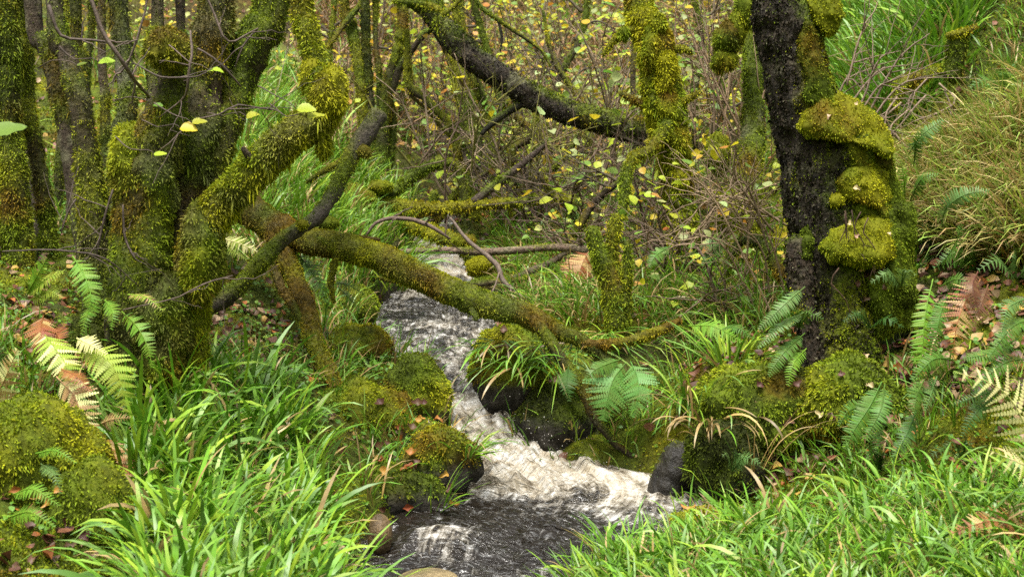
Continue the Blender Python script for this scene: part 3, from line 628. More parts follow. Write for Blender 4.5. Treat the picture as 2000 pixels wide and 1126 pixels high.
# thin twigs and last leaves of the coppice
TW = []
for pts, sub in (([(95, 10, 4.9, 8), (120, 70, 4.9, 7), (180, 78, 4.9, 5), (215, 82, 4.9, 4)], 2), ([(165, -30, 4.8, 9), (200, 60, 4.8, 9), (232, 110, 4.8, 9), (258, 150, 4.85, 8), (292, 190, 5.0, 6)], 4),
                 ([(292, -20, 4.9, 4), (272, 60, 4.9, 5), (248, 130, 4.9, 5)], 2), ([(395, -30, 4.9, 4), (420, 30, 4.9, 5), (445, 80, 4.9, 5), (505, 55, 5.0, 3)], 3), ([(505, 55, 5.0, 4), (475, 90, 5.0, 4), (460, 130, 5.0, 3)], 1),
                 ([(372, 60, 5.0, 4), (374, 110, 4.95, 6), (366, 170, 4.95, 6), (355, 195, 5.0, 4), (310, 230, 5.0, 3)], 3), ([(385, 95, 4.95, 4), (430, 125, 4.95, 5), (470, 168, 5.0, 4)], 2),
                 ([(260, 122, 4.9, 3), (300, 145, 4.85, 4), (330, 152, 4.85, 4), (385, 150, 4.85, 3), (415, 134, 4.85, 2)], 2), ([(388, 232, 4.8, 3), (430, 222, 4.8, 4), (465, 205, 4.8, 4), (540, 215, 4.9, 3)], 5), ([(372, 236, 4.8, 3), (350, 262, 4.8, 3), (312, 295, 4.8, 3)], 2),
                 ([(220, 370, 5.1, 4), (200, 440, 5.1, 5), (190, 500, 5.1, 3)], 6), ([(240, 400, 5.1, 4), (246, 470, 5.1, 5), (265, 510, 5.1, 3)], 5), ([(5, 490, 4.8, 3), (110, 487, 4.8, 4), (190, 500, 4.8, 4), (235, 525, 4.85, 3), (270, 560, 4.9, 2)], 5),
                 ([(240, 605, 4.95, 3), (330, 585, 4.95, 3), (400, 555, 4.95, 4), (455, 538, 5.0, 3)], 4), ([(120, 455, 5.0, 3), (130, 420, 5.0, 4), (148, 390, 5.0, 4)], 3)):
    TW.append(twig('twig', pts, A, (0.080, 0.058, 0.045), sub, 0.2))

# 2 mossy stems at the far left edge
B = tree('mossy_hazel', 50, 480, 6.6, 'shaggy moss-wrapped hazel stems at the far left edge')
limb('stem', [(-30, -900, 6.4, 30), (8, -30, 6.4, 42), (14, 60, 6.4, 46), (20, 160, 6.4, 38), (18, 245, 6.4, 42), (28, 350, 6.4, 56), (34, 480, 6.4, 60), (40, 620, 6.4, 64)], B, 0.8, 0.0, BARK, ml=0.03, hang=0.9)
limb('stem', [(30, -900, 6.7, 26), (38, 0, 6.7, 32), (46, 90, 6.65, 38), (48, 180, 6.65, 38), (58, 250, 6.6, 40), (78, 340, 6.6, 36), (92, 430, 6.6, 36), (100, 560, 6.6, 42)], B, 0.75, -0.15, BARK, ml=0.03, hang=0.9)
limb('stem', [(-10, 200, 6.9, 16), (40, 280, 6.85, 18), (58, 340, 6.8, 20), (64, 430, 6.8, 24), (66, 560, 6.8, 28)], B, 0.15, -0.1, (0.17, 0.13, 0.11), lich=0.6)
limb('stem', [(-120, -900, 6.3, 26), (-80, 0, 6.3, 40), (-60, 300, 6.3, 50), (-40, 620, 6.3, 60)], B, 0.8, 0.0)
Bb = tree('young_hazel', 125, 500, 7.6, 'thin bare grey-brown stems rising between the far left trees and the coppice')
for a_ in ([(132, -600, 7.7, 12), (128, 60, 7.6, 15), (124, 200, 7.6, 16), (116, 320, 7.5, 18), (112, 480, 7.5, 20)], [(190, -600, 8.0, 12), (180, 0, 8.0, 14), (172, 120, 8.0, 15), (158, 260, 7.9, 16), (134, 350, 7.8, 16), (128, 480, 7.7, 18)], [(200, -600, 8.4, 18), (198, 60, 8.4, 20), (205, 200, 8.4, 22), (205, 420, 8.4, 26)]):
    limb('stem', a_, Bb, 0.5, -0.1, (0.075, 0.055, 0.035), lich=0.4)

# 3 fallen mossy tree across the stream
WARM[0] = 0.35
C = tree('fallen_tree', 640, 480, 6.4, 'orange-green mossy fallen tree slanting across the stream from left to right', 'fallen tree')
limb('trunk', [(330, 350, 7.0, 58), (430, 385, 6.75, 62), (490, 412, 6.6, 66), (545, 446, 6.5, 62), (600, 468, 6.4, 56), (660, 480, 6.33, 54), (740, 502, 6.28, 58), (820, 540, 6.22, 56), (890, 572, 6.18, 58), (950, 594, 6.14, 54), (1010, 610, 6.1, 50), (1050, 626, 6.08, 46), (1085, 645, 6.05, 36), (1125, 660, 6.03, 30), (1160, 680, 6.0, 26), (1190, 710, 5.98, 20), (1228, 748, 5.95, 13)],
     C, 0.9, 0.3, BARK, seed=12.0, lump=0.13, ml=0.013, mw=0.005, dens=20000, hang=0.35)
limb('branch', [(1040, 620, 6.07, 34), (1066, 650, 6.04, 30), (1092, 695, 6.0, 26), (1124, 738, 5.97, 24), (1150, 785, 5.95, 22), (1160, 815, 5.95, 20), (1195, 860, 5.93, 16), (1236, 892, 5.9, 9)], C, 0.45, -0.3, (0.03, 0.021, 0.013), ml=0.011, hang=0.3)
limb('branch', [(1140, 672, 6.0, 24), (1175, 672, 5.98, 22), (1215, 668, 5.98, 22), (1262, 656, 6.0, 24), (1296, 642, 6.02, 24), (1328, 626, 6.05, 18)], C, 0.85, 0.2, BARK, ml=0.022, hang=1.0)
limb('branch', [(535, 455, 6.48, 40), (560, 510, 6.4, 46), (584, 560, 6.3, 44), (600, 610, 6.2, 42), (612, 660, 6.1, 42), (630, 705, 6.02, 40), (655, 760, 5.95, 40)], C, 0.8, 0.05, BARK, ml=0.014, hang=0.4)
limb('branch', [(520, 475, 6.45, 18), (535, 525, 6.35, 20), (552, 565, 6.28, 20), (575, 600, 6.2, 20), (592, 632, 6.15, 14)], C, 0.75, -0.1, BARK, ml=0.014, hang=0.4)
limb('branch', [(610, 462, 6.36, 20), (640, 472, 6.3, 20), (658, 492, 6.28, 19), (652, 520, 6.28, 17), (646, 550, 6.28, 14), (652, 590, 6.28, 8)], C, 0.8, 0.2, BARK, ml=0.014, hang=0.6)
cushion('moss_cushion', 640, 437, 6.4, 20, 14, C, tone=0.2, ml=0.014)
limb('branch', [(690, 462, 6.4, 10), (715, 466, 6.4, 14), (740, 470, 6.42, 14)], C, 0.9, 0.3, BARK, ml=0.016)

WARM[0] = 0.0
limb('stub', [(760, 505, 6.28, 16), (772, 480, 6.27, 13), (778, 466, 6.27, 9)], C, 0.5, 0.1, BARK)
limb('stub', [(905, 575, 6.16, 18), (925, 612, 6.1, 13), (930, 626, 6.08, 8)], C, 0.6, 0.1, BARK)
limb('stub', [(500, 320, 5.2, 20), (482, 300, 5.17, 15), (474, 288, 5.16, 9)], A, 0.5, 0.1, BARK)
# 4 branch leaning over the fallen tree
D = tree('leaning_branch', 560, 465, 6.05, 'grey broken mossy branch leaning from lower left across the fallen trunk', 'branch')
limb('branch', [(740, 222, 6.35, 40), (712, 268, 6.3, 42), (690, 300, 6.27, 34), (668, 345, 6.23, 32), (648, 385, 6.2, 34), (620, 424, 6.15, 32), (585, 447, 6.1, 28), (550, 472, 6.08, 30), (520, 502, 6.06, 30), (490, 535, 6.04, 32), (455, 572, 6.02, 34), (420, 596, 6.0, 36), (385, 612, 6.0, 38)], D, 0.5, 0.05, (0.075, 0.062, 0.05), ml=0.017, lich=0.35)
limb('branch', [(700, 300, 6.28, 18), (640, 330, 6.25, 16), (600, 355, 6.25, 8)], D, 0.7, 0.2, BARK)
cushion('moss_cushion', 712, 296, 6.25, 14, 12, D, tone=0.3); cushion('moss_cushion', 592, 438, 6.06, 11, 10, D, tone=0.4)

GREY[0] = 0.0
# 5 group of background stems left of centre
E = tree('mossy_hazel', 738, 350, 10.0, 'clump of slim upright mossy stems behind the leaning branch, left of centre')
for a_ in ([(640, -500, 10.2, 14), (672, 0, 10.1, 18), (686, 50, 10.05, 22), (702, 140, 10, 23), (710, 240, 10, 24), (718, 400, 10, 30)], [(705, -500, 10, 14), (713, 0, 10, 18), (717, 122, 10, 19), (724, 230, 10, 20), (728, 400, 10, 26)], [(735, -400, 10.1, 8), (733, 40, 10.05, 12), (740, 130, 10, 13), (742, 220, 10, 14), (740, 400, 10, 20)],
           [(800, -500, 10, 16), (787, 0, 9.95, 22), (780, 88, 9.95, 23), (760, 150, 9.95, 24), (752, 210, 9.95, 24), (745, 300, 9.95, 28), (740, 400, 9.95, 34)], [(880, 40, 9.8, 8), (835, 63, 9.85, 14), (803, 100, 9.9, 17), (780, 135, 9.92, 18), (765, 180, 9.95, 20)], [(640, 95, 9.9, 8), (668, 55, 9.95, 12), (700, 14, 10, 13), (740, -40, 10, 12)], [(760, 180, 9.98, 14), (768, 240, 10, 16), (760, 320, 10, 18), (748, 400, 10, 20)]):
    limb('stem', a_, E, 0.62, 0.0, BARK, ml=0.016, dens=9000)

# 6 dark trunk fallen from top centre
Fl = tree('fallen_tree', 1240, 262, 9.0, 'dark wet bare trunk fallen diagonally from top centre down to the mossy tree', 'fallen tree')
limb('trunk', [(700, -120, 9.6, 34), (790, -20, 9.45, 38), (845, 28, 9.4, 42), (885, 78, 9.35, 48), (930, 118, 9.3, 48), (980, 152, 9.25, 48), (1030, 184, 9.2, 48), (1090, 212, 9.15, 48), (1150, 232, 9.1, 48), (1215, 248, 9.05, 50), (1280, 268, 9.0, 50), (1330, 300, 9.0, 46)], Fl, 0.30, -0.1, (0.026, 0.019, 0.013), lich=0.6, lump=0.22, mat=M_BARKW, flakes=True)
limb('branch', [(770, 2, 9.35, 14), (815, 6, 9.35, 18), (850, 18, 9.35, 20), (875, 40, 9.35, 16)], Fl, 0.95, 0.3, BARK, ml=0.02, hang=0.9)
limb('branch', [(1030, 196, 9.2, 20), (1000, 214, 9.2, 16), (965, 238, 9.2, 14), (940, 262, 9.2, 10)], Fl, 0.3, -0.2, BARKD)
tb = limb('branch', [(905, -40, 9.0, 9), (940, 14, 9.0, 9), (972, 38, 9.0, 9), (1000, 58, 9.0, 9), (1030, 78, 9.0, 8), (1058, 100, 9.0, 6), (1075, 130, 9.0, 4)], Fl, 0.45, -0.1, BARKD)
limb('branch', [(972, 38, 9.0, 6), (980, 70, 9.0, 7), (977, 100, 9.0, 4)], Fl, 0.5, 0.0, BARKD)
limb('branch', [(865, 30, 9.2, 12), (890, 10, 9.2, 12), (915, -20, 9.2, 10)], Fl, 0.6, 0.1, BARK)

# 7 shaggy mossy tree right of centre
Gt = tree('mossy_tree', 1320, 420, 7.6, 'crooked tree wrapped in thick shaggy bright moss right of centre')
limb('trunk', [(1225, -700, 7.8, 36), (1246, -20, 7.7, 50), (1256, 40, 7.65, 60), (1276, 85, 7.6, 70), (1288, 140, 7.6, 70), (1296, 200, 7.6, 74), (1308, 260, 7.6, 72), (1318, 330, 7.6, 64), (1326, 420, 7.6, 66), (1332, 520, 7.6, 70)], Gt, 0.95, 0.35, BARK, lump=0.3, freq=7, ml=0.034, mw=0.007, hang=0.9, dens=15000)
limb('branch', [(1308, 232, 7.5, 34), (1286, 275, 7.45, 27), (1262, 298, 7.4, 23), (1238, 308, 7.35, 20), (1224, 338, 7.3, 22), (1220, 378, 7.25, 22), (1216, 420, 7.2, 12)], Gt, 0.9, 0.2, BARK, lump=0.25, ml=0.028, hang=0.9)
limb('branch', [(1290, 72, 7.6, 26), (1252, 58, 7.6, 24), (1222, 62, 7.6, 20), (1198, 80, 7.6, 16), (1178, 108, 7.6, 8)], Gt, 0.9, 0.3, BARK, ml=0.024, hang=1.2)
limb('branch', [(1300, 100, 7.6, 22), (1328, 96, 7.6, 16), (1350, 100, 7.6, 10)], Gt, 0.9, 0.3, BARK, ml=0.024, hang=1.2)
limb('branch', [(1300, 215, 7.6, 22), (1266, 208, 7.6, 20), (1236, 195, 7.6, 16), (1212, 182, 7.6, 8)], Gt, 0.95, 0.4, BARK, ml=0.024, hang=1.0)
limb('branch', [(1310, 210, 7.55, 20), (1340, 196, 7.5, 16), (1368, 180, 7.5, 10)], Gt, 0.95, 0.4, BARK, ml=0.024, hang=1.0)
for a_ in ((1282, 52, 20, 30), (1270, 96, 17, 44), (1298, 150, 20, 52), (1306, 215, 24, 50), (1318, 290, 22, 56), (1322, 355, 18, 46), (1216, 66, 12, 12)):
    cushion('moss_cushion', a_[0], a_[1], 7.56, a_[2], a_[3], Gt, tone=0.3, rough=0.55, tilt=random.uniform(-.3, .2), freq=5, ml=0.032, mw=0.007, hang=1.1)

# 8 mossy stump with prongs
Hs = tree('mossy_stump', 1212, 600, 6.6, 'three-pronged mossy green stump standing on the right bank above the stream', 'stump')
limb('prong', [(1156, 450, 6.6, 20), (1162, 475, 6.6, 27), (1176, 510, 6.6, 36), (1196, 560, 6.6, 46), (1206, 640, 6.6, 54)], Hs, 0.95, 0.15, BARK, ml=0.024, hang=0.8)
limb('prong', [(1204, 424, 6.64, 24), (1200, 452, 6.63, 30), (1196, 485, 6.62, 20), (1202, 540, 6.62, 30), (1208, 630, 6.62, 40)], Hs, 0.95, 0.3, BARK, ml=0.024, hang=0.8)
limb('prong', [(1224, 472, 6.58, 9), (1226, 500, 6.58, 15), (1224, 540, 6.58, 22), (1216, 630, 6.58, 34)], Hs, 0.95, 0.0, BARK, ml=0.024, hang=0.8)

# 9 big dark tree at the right with moss shelves
I = tree('moss_shelved_tree', 1640, 715, 5.8, 'thick dark-barked tree with bright moss shelves on the right')
limb('trunk', [(1490, -900, 5.9, 118), (1522, -60, 5.82, 120), (1534, 40, 5.8, 122), (1552, 130, 5.8, 126), (1572, 210, 5.8, 134), (1594, 280, 5.8, 146), (1606, 360, 5.8, 152), (1614, 440, 5.8, 146), (1622, 520, 5.8, 142), (1634, 600, 5.8, 136), (1642, 670, 5.8, 142), (1646, 740, 5.8, 170), (1648, 800, 5.8, 190)],
     I, 0.48, -0.1, (0.024, 0.018, 0.011), seed=41.0, lump=0.15, freq=8, mat=M_BARKW, ml=0.016, lich=0.22, seg=90, step=0.012, flakes=True, side=(0.75, -0.15, 0.0), label='near-black wet flaky trunk')
LAST_TRUNK = [LAST[0]]
limb('root', [(1556, 470, 5.72, 50), (1566, 560, 5.7, 56), (1578, 640, 5.68, 46), (1592, 720, 5.66, 40), (1602, 780, 5.65, 36)], I, 0.22, -0.3, (0.030, 0.021, 0.013), mat=M_BARKW, lump=0.25, flakes=True)
_tk = [LAST_TRUNK[0], LAST[0]]
limb('trunk_burr', [(1668, 270, 5.72, 60), (1672, 330, 5.74, 70), (1690, 420, 5.76, 90), (1710, 500, 5.78, 100), (1718, 580, 5.78, 90), (1712, 650, 5.78, 60)], I, 0.7, 0.0, (0.050, 0.034, 0.020), mat=M_BARKW, lump=0.28, lich=0.5)
_tk.append(LAST[0]); _v = []; _f = []; _n = 0
for V_, Q_, T_ in _tk:
    _v.append(V_); _f += (Q_ + _n).tolist(); _n += len(V_)
from mathutils.bvhtree import BVHTree
WOOD[0] = BVHTree.FromPolygons(np.vstack(_v).tolist(), _f)
moss_patch([(1566, -80), (1620, -80), (1640, 0), (1648, 30), (1636, 60), (1610, 68), (1592, 44), (1574, 10)], 5.70, 0.11, I, 0.3, shelf=0.5, edge=22)
moss_patch([(1574, 30), (1604, 62), (1612, 110), (1628, 150), (1650, 200), (1600, 214), (1566, 196), (1574, 150), (1556, 110), (1560, 66)], 5.75, 0.030, I, -0.15, edge=12)
moss_patch([(1552, 244), (1570, 214), (1606, 184), (1640, 178), (1676, 196), (1712, 222), (1738, 256), (1746, 292), (1728, 302), (1704, 284), (1664, 272), (1620, 270), (1576, 266)], 5.70, 0.13, I, 0.4, 'broad bright green moss shelf', shelf=0.8, edge=34)
moss_patch([(1632, 352), (1656, 326), (1700, 316), (1732, 334), (1740, 386), (1716, 404), (1672, 398), (1640, 384)], 5.70, 0.06, I, 0.0, shelf=0.4, edge=20)
moss_patch([(1600, 196), (1650, 190), (1700, 260), (1712, 330), (1700, 420), (1660, 440), (1672, 380), (1664, 320), (1640, 270), (1610, 240)], 5.76, 0.02, I, -0.3, edge=14)
moss_patch([(1626, 380), (1646, 378), (1650, 400), (1634, 410), (1620, 398)], 5.66, 0.03, I, 0.4, edge=9)
moss_patch([(1598, 478), (1622, 448), (1660, 430), (1704, 420), (1748, 430), (1752, 500), (1726, 520), (1676, 518), (1620, 508)], 5.70, 0.10, I, 0.3, shelf=0.55, edge=28)
moss_patch([(1732, 410), (1756, 390), (1784, 394), (1790, 440), (1786, 520), (1796, 590), (1776, 610), (1746, 596), (1728, 530)], 5.72, 0.07, I, 0.05, edge=18)
moss_patch([(1560, 446), (1582, 434), (1590, 470), (1584, 506), (1564, 504)], 5.66, 0.025, I, -0.4, edge=10)
moss_patch([(1690, 540), (1740, 520), (1790, 590), (1788, 650), (1740, 640), (1700, 600)], 5.74, 0.05, I, -0.2, edge=16)
moss_patch([(1700, 288), (1744, 292), (1752, 350), (1772, 404), (1720, 430), (1696, 380), (1704, 340)], 5.78, 0.03, I, 0.1, edge=12)
WOOD[0] = None
for k in range(6):
    x0 = random.uniform(1600, 1730); y0 = random.choice((285, 410, 515)) + random.uniform(-5, 15); dd = 5.58
    twig('rootlet', [(x0, y0, dd, 3), (x0 + random.uniform(-14, 14), y0 + 30, dd, 2.5), (x0 + random.uniform(-22, 22), y0 + 65, dd, 2), (x0 + random.uniform(-35, 35), y0 + random.uniform(80, 130), dd + 0.02, 1.5)], I, (0.05, 0.028, 0.016), 3, 0.08)

# 10 fallen logs over the upper stream
J = tree('mossy_log', 740, 400, 9.0, 'thick bright-mossed log lying level across the upper stream', 'log')
limb('trunk', [(655, 372, 9.0, 56), (690, 386, 9.0, 56), (730, 398, 9.0, 46), (790, 408, 9.0, 38), (860, 409, 9.0, 30), (930, 402, 9.0, 26), (1000, 398, 9.0, 22), (1050, 388, 9.0, 18), (1085, 380, 9.0, 15), (1115, 386, 9.0, 9)], J, 0.85, 0.35, BARK, ml=0.022, hang=0.8)
limb('branch', [(925, 395, 9.0, 20), (955, 372, 9.0, 18), (990, 345, 9.0, 17), (1030, 312, 9.0, 15), (1066, 280, 9.0, 10)], J, 0.3, 0.0, (0.07, 0.05, 0.04))
limb('branch', [(735, 395, 9.05, 24), (775, 370, 9.05, 24), (805, 345, 9.1, 22), (840, 325, 9.1, 20), (880, 318, 9.15, 14)], J, 0.6, 0.15, BARKD)
cushion('moss_cushion', 742, 366, 8.95, 24, 14, J, tone=0.4); cushion('moss_cushion', 700, 392, 8.9, 40, 26, J, tone=0.3)
K = tree('mossy_log', 870, 470, 8.7, 'bright green mossy log dipping beside the upper fall', 'log')
limb('trunk', [(755, 428, 8.9, 16), (800, 440, 8.85, 28), (845, 455, 8.8, 36), (890, 475, 8.72, 34), (925, 500, 8.65, 30), (950, 525, 8.6, 34), (975, 555, 8.55, 30)], K, 0.92, 0.3, BARK, ml=0.018, hang=0.7)
cushion('moss_cushion', 937, 520, 8.55, 26, 20, K, tone=0.5); cushion('moss_cushion', 905, 470, 8.65, 26, 14, K, tone=0.4)
Ld = tree('dead_branch', 960, 490, 8.2, 'broken brown dead branch lying level over the stream below the mossy logs', 'branch')
limb('branch', [(780, 492, 8.3, 12), (830, 490, 8.28, 13), (880, 489, 8.25, 14), (940, 492, 8.2, 15), (1000, 489, 8.15, 15), (1060, 484, 8.1, 15), (1110, 484, 8.1, 17), (1150, 490, 8.1, 20)], Ld, 0.2, 0.0, (0.16, 0.11, 0.08), lich=0.5)
limb('branch', [(985, 552, 8.0, 12), (1030, 532, 8.05, 15), (1065, 518, 8.08, 16), (1095, 500, 8.1, 15), (1118, 486, 8.1, 12)], Ld, 0.3, 0.0, (0.10, 0.07, 0.05))
limb('branch', [(905, 556, 7.9, 14), (960, 552, 7.9, 15), (1020, 545, 7.95, 12), (1080, 535, 8.0, 10)], Ld, 0.45, 0.0, (0.09, 0.06, 0.04))
Md = tree('arched_twig', 1020, 578, 7.6, 'thin pale arched dead twig reaching down behind the fallen tree', 'twig')
twig('stem', [(880, 425, 8.0, 5), (915, 470, 7.9, 8), (950, 498, 7.8, 10), (972, 520, 7.75, 11), (985, 550, 7.7, 10), (1020, 580, 7.6, 8)], Md, (0.13, 0.095, 0.07), 4, 0.3, seg=7)
twig('stem', [(715, 460, 8.0, 4), (735, 436, 8.0, 7), (765, 426, 8.0, 8), (810, 430, 7.95, 9), (850, 448, 7.9, 8), (880, 468, 7.9, 4)], Md, (0.12, 0.08, 0.06), 5, 0.25, seg=7)
limb('branch', [(735, 542, 7.6, 8), (765, 548, 7.6, 12), (800, 552, 7.6, 8)], Md, 0.7, 0.3)

# 11 crooked saplings in the middle distance
SAP = [('slim crooked mossy sapling leaning left in front of the dark fallen trunk', [[(795, 60, 9.6, 10), (796, 120, 9.6, 14), (800, 168, 9.6, 16), (828, 192, 9.6, 17), (858, 222, 9.6, 18), (884, 250, 9.6, 18), (892, 290, 9.6, 18), (900, 330, 9.6, 18), (918, 370, 9.6, 22), (930, 430, 9.6, 24)], [(798, 182, 9.6, 8), (840, 222, 9.65, 8), (872, 260, 9.65, 8), (890, 275, 9.65, 8)]]),
       ('upright mossy sapling forking beneath the dark fallen trunk', [[(885, -150, 9.9, 12), (895, 60, 9.9, 15), (915, 130, 9.9, 16), (935, 180, 9.9, 18), (952, 230, 9.9, 20), (960, 290, 9.9, 20), (968, 350, 9.9, 22), (975, 420, 9.9, 26)], [(926, 130, 9.8, 10), (945, 190, 9.85, 11), (962, 240, 9.9, 12)]]),
       ('grey trunk rising steeply behind the crooked saplings', [[(840, -150, 10.6, 18), (862, 60, 10.6, 22), (880, 110, 10.6, 24), (900, 160, 10.6, 34), (915, 220, 10.6, 40), (920, 330, 10.6, 44)]]),
       ('low mossy arching stem just above the upper fall', [[(820, 345, 9.4, 12), (850, 325, 9.4, 16), (880, 316, 9.4, 16), (895, 330, 9.4, 18), (905, 370, 9.4, 20), (912, 420, 9.4, 22)], [(850, 375, 9.3, 16), (846, 395, 9.3, 18), (850, 430, 9.3, 22)]]),
       ('thin dark sapling standing behind the dark trunk at top centre', [[(905, -100, 11.5, 10), (902, 20, 11.5, 12), (906, 60, 11.5, 12), (925, 260, 11.5, 16), (930, 330, 11.5, 18)]]),
       ('small mossy stem curling up in the shade right of the saplings', [[(1050, 215, 9.6, 14), (1042, 250, 9.6, 16), (1030, 275, 9.6, 18), (1010, 285, 9.6, 16), (1000, 300, 9.6, 18), (1000, 360, 9.6, 22)]]),
       ('straight slim stem between the dark trunk and the shaggy mossy tree', [[(1238, -200, 9.6, 10), (1238, 60, 9.6, 12), (1236, 150, 9.6, 13), (1238, 260, 9.6, 15), (1240, 380, 9.6, 18)]])]
for lab, limbs in SAP:
    b0 = limbs[0][-1]; t_ = tree('mossy_sapling', b0[0], b0[1], b0[2], lab, 'sapling', 'saplings in the middle distance')
    for a_ in limbs: limb('stem', a_, t_, 0.68, 0.1, BARK, ml=0.016, dens=9000)

# 12 mossy trunk and lumps behind the right-hand tree
O = tree('mossy_tree', 1450, 430, 7.4, 'mossy trunk and lumps behind bare twigs, left of the big dark tree')
limb('trunk', [(1466, -700, 7.9, 30), (1466, -20, 7.8, 36), (1470, 60, 7.8, 40), (1472, 150, 7.7, 40), (1470, 250, 7.6, 46), (1460, 350, 7.5, 60), (1450, 480, 7.4, 76), (1440, 600, 7.3, 80)], O, 0.7, 0.1, BARKG)
for a_ in ((1458, 18, 22, 34), (1420, 80, 26, 28), (1412, 120, 26, 24), (1440, 60, 20, 34), (1400, 300, 22, 40), (1540, 480, 26, 44), (1450, 500, 40, 60), (1418, 420, 30, 50), (1380, 480, 30, 40)):
    cushion('moss_cushion', a_[0], a_[1], 7.45, a_[2], a_[3], O, tone=0.15, rough=0.4, ml=0.03, mw=0.007, hang=1.1, dens=9000)
limb('branch', [(1530, 540, 6.6, 30), (1490, 480, 6.7, 26), (1450, 470, 6.8, 20), (1420, 520, 6.8, 22), (1410, 600, 6.8, 26)], O, 0.8, 0.0, BARK, ml=0.028, hang=1.2)

# 13 mossy branch pieces on the right-hand slope
Pm = tree('mossy_branch', 1790, 160, 7.4, 'small bright-mossed crooked branch sticking out of the right slope', 'branch')
limb('branch', [(1745, 215, 7.3, 10), (1752, 180, 7.3, 24), (1770, 158, 7.35, 30), (1800, 150, 7.4, 26), (1825, 138, 7.5, 18), (1850, 130, 7.6, 12)], Pm, 0.95, 0.5, BARK, ml=0.024, hang=0.9)
Pn = tree('mossy_stump', 1865, 140, 7.5, 'short mossy stump with a flat top on the upper right slope', 'stump')
limb('trunk', [(1868, 75, 7.5, 40), (1866, 110, 7.5, 38), (1860, 150, 7.5, 42)], Pn, 0.8, 0.0, BARK, ml=0.024)
limb('branch', [(1850, 70, 7.45, 14), (1880, 64, 7.45, 18), (1908, 52, 7.5, 8)], Pn, 0.95, 0.5, BARK, ml=0.02)

# ------------------------------------------------------------------ ROCKS and moss mounds
rock(812, 770, 6.08, 66, 86, 'domed boulder thick with dark green moss, left of the fall', depth=70, tone=0.0, ml=0.024, hang=0.9, rough=0.24)
rock(745, 862, 5.93, 125, 84, 'low mossy bank boulder with orange leaves below the domed boulder', depth=95, tone=0.05, tilt=0.3, rough=0.5, freq=3)
rock(870, 918, 5.66, 76, 84, 'wet-edged mossy boulder jutting into the pool at the left', depth=62, tone=0.0, hang=0.9, rough=0.45, freq=3.5)
rock(785, 962, 5.56, 110, 66, 'mossy hump by the waterline with dead leaves caught on it', depth=70, tone=0.0, rough=0.5, freq=3)
rock(1000, 745, 6.42, 84, 112, 'tall mossy boulder right of the fall, tufted with grass', depth=95, tone=-0.1, hang=1.0, rough=0.22)
rock(1085, 830, 6.2, 84, 80, 'dark mossy rock shelf behind the pool', depth=90, tone=-0.35, cover=0.75)
rock(1190, 870, 6.2, 76, 60, 'low dark rock under the ferns at the back of the pool', depth=80, tone=-0.45, cover=0.6)
rock(1316, 930, 5.58, 42, 88, 'bare black wet rock standing in the right edge of the pool', depth=46, cover=0.28, tone=-0.3, dens=9000, tilt=0.3, rough=0.45, freq=6, col=(0.020, 0.017, 0.013))
rock(1380, 1022, 4.95, 62, 26, 'flat olive-mossed stone at the near right edge of the pool', depth=60, tone=-0.05, ml=0.02)
rock(742, 1045, 5.0, 24, 44, 'small smooth brown stone at the foot of the left bank', depth=34, cover=0.05, dens=0.1, col=(0.13, 0.085, 0.04), rough=0.12, name='stone')
rock(835, 1128, 4.62, 60, 16, 'tan stone just breaking the water at the bottom edge', depth=50, cover=0.02, dens=0.1, col=(0.16, 0.12, 0.06), rough=0.15, name='stone')
rock(60, 900, 4.45, 150, 120, 'large olive moss mound in the lower left corner', depth=120, tone=-0.25, ml=0.026, rough=0.32, col=(0.04, 0.03, 0.015), hang=0.8, name='moss_mound', cat='mound', mat=M_SOIL)
rock(165, 1020, 4.35, 100, 120, 'smaller moss mound running down beside the left grass', depth=80, tone=0.05, ml=0.026, rough=0.22, col=(0.04, 0.03, 0.015), hang=0.8, name='moss_mound', cat='mound', mat=M_SOIL)
rock(1480, 800, 5.6, 130, 100, 'feathery golden-green moss bank below the big dark tree', depth=110, tone=0.1, ml=0.032, rough=0.3, hang=1.0, name='moss_mound', cat='mound', mat=M_SOIL)
rock(1650, 790, 5.5, 115, 90, 'golden moss mound at the foot of the big dark tree', depth=100, tone=0.15, ml=0.034, mw=0.008, rough=0.28, hang=0.9, name='moss_mound', cat='mound', mat=M_SOIL)
rock(1420, 900, 5.45, 80, 90, 'dark undercut mossy bank beside the pool at right', depth=70, tone=-0.5, cover=0.7, name='moss_mound', cat='mound', mat=M_SOIL)
rock(690, 690, 6.55, 70, 60, 'mossy bank edge beside the upper run of water', depth=80, tone=0.05, name='moss_mound', cat='mound', mat=M_SOIL)
rock(690, 600, 7.3, 46, 40, 'mossy hump under the fallen tree at the left bank', depth=60, tone=0.1, name='moss_mound', cat='mound', mat=M_SOIL)
rock(965, 560, 8.1, 50, 22, 'dark mossy stone in midstream under the dead branch', depth=50, tone=-0.2, cover=0.6)
rock(430, 790, 5.6, 60, 30, 'yellow-green moss cushion among the grass at the coppice foot', depth=50, tone=0.4, name='moss_mound', cat='mound', mat=M_SOIL)

# ------------------------------------------------------------------ where the eye meets what is built so far
from mathutils.bvhtree import BVHTree
BVH = BVHTree.FromPolygons(np.vstack(BV[0]).tolist(), BV[1])
def ray(px, py):
    """first solid surface on the line of sight through a point of the picture: point, normal"""
    d = Vector(P(px, py, 1.0) - CAM).normalized()
    loc, nor, *_ = BVH.ray_cast(Vector(CAM), d)
    if loc is None: g, dd = G(px, py); return g, np.array((0, 0, 1.0))
    nor = np.array(nor)
    return np.array(loc), (-nor if nor @ np.array(d) > 0 else nor)

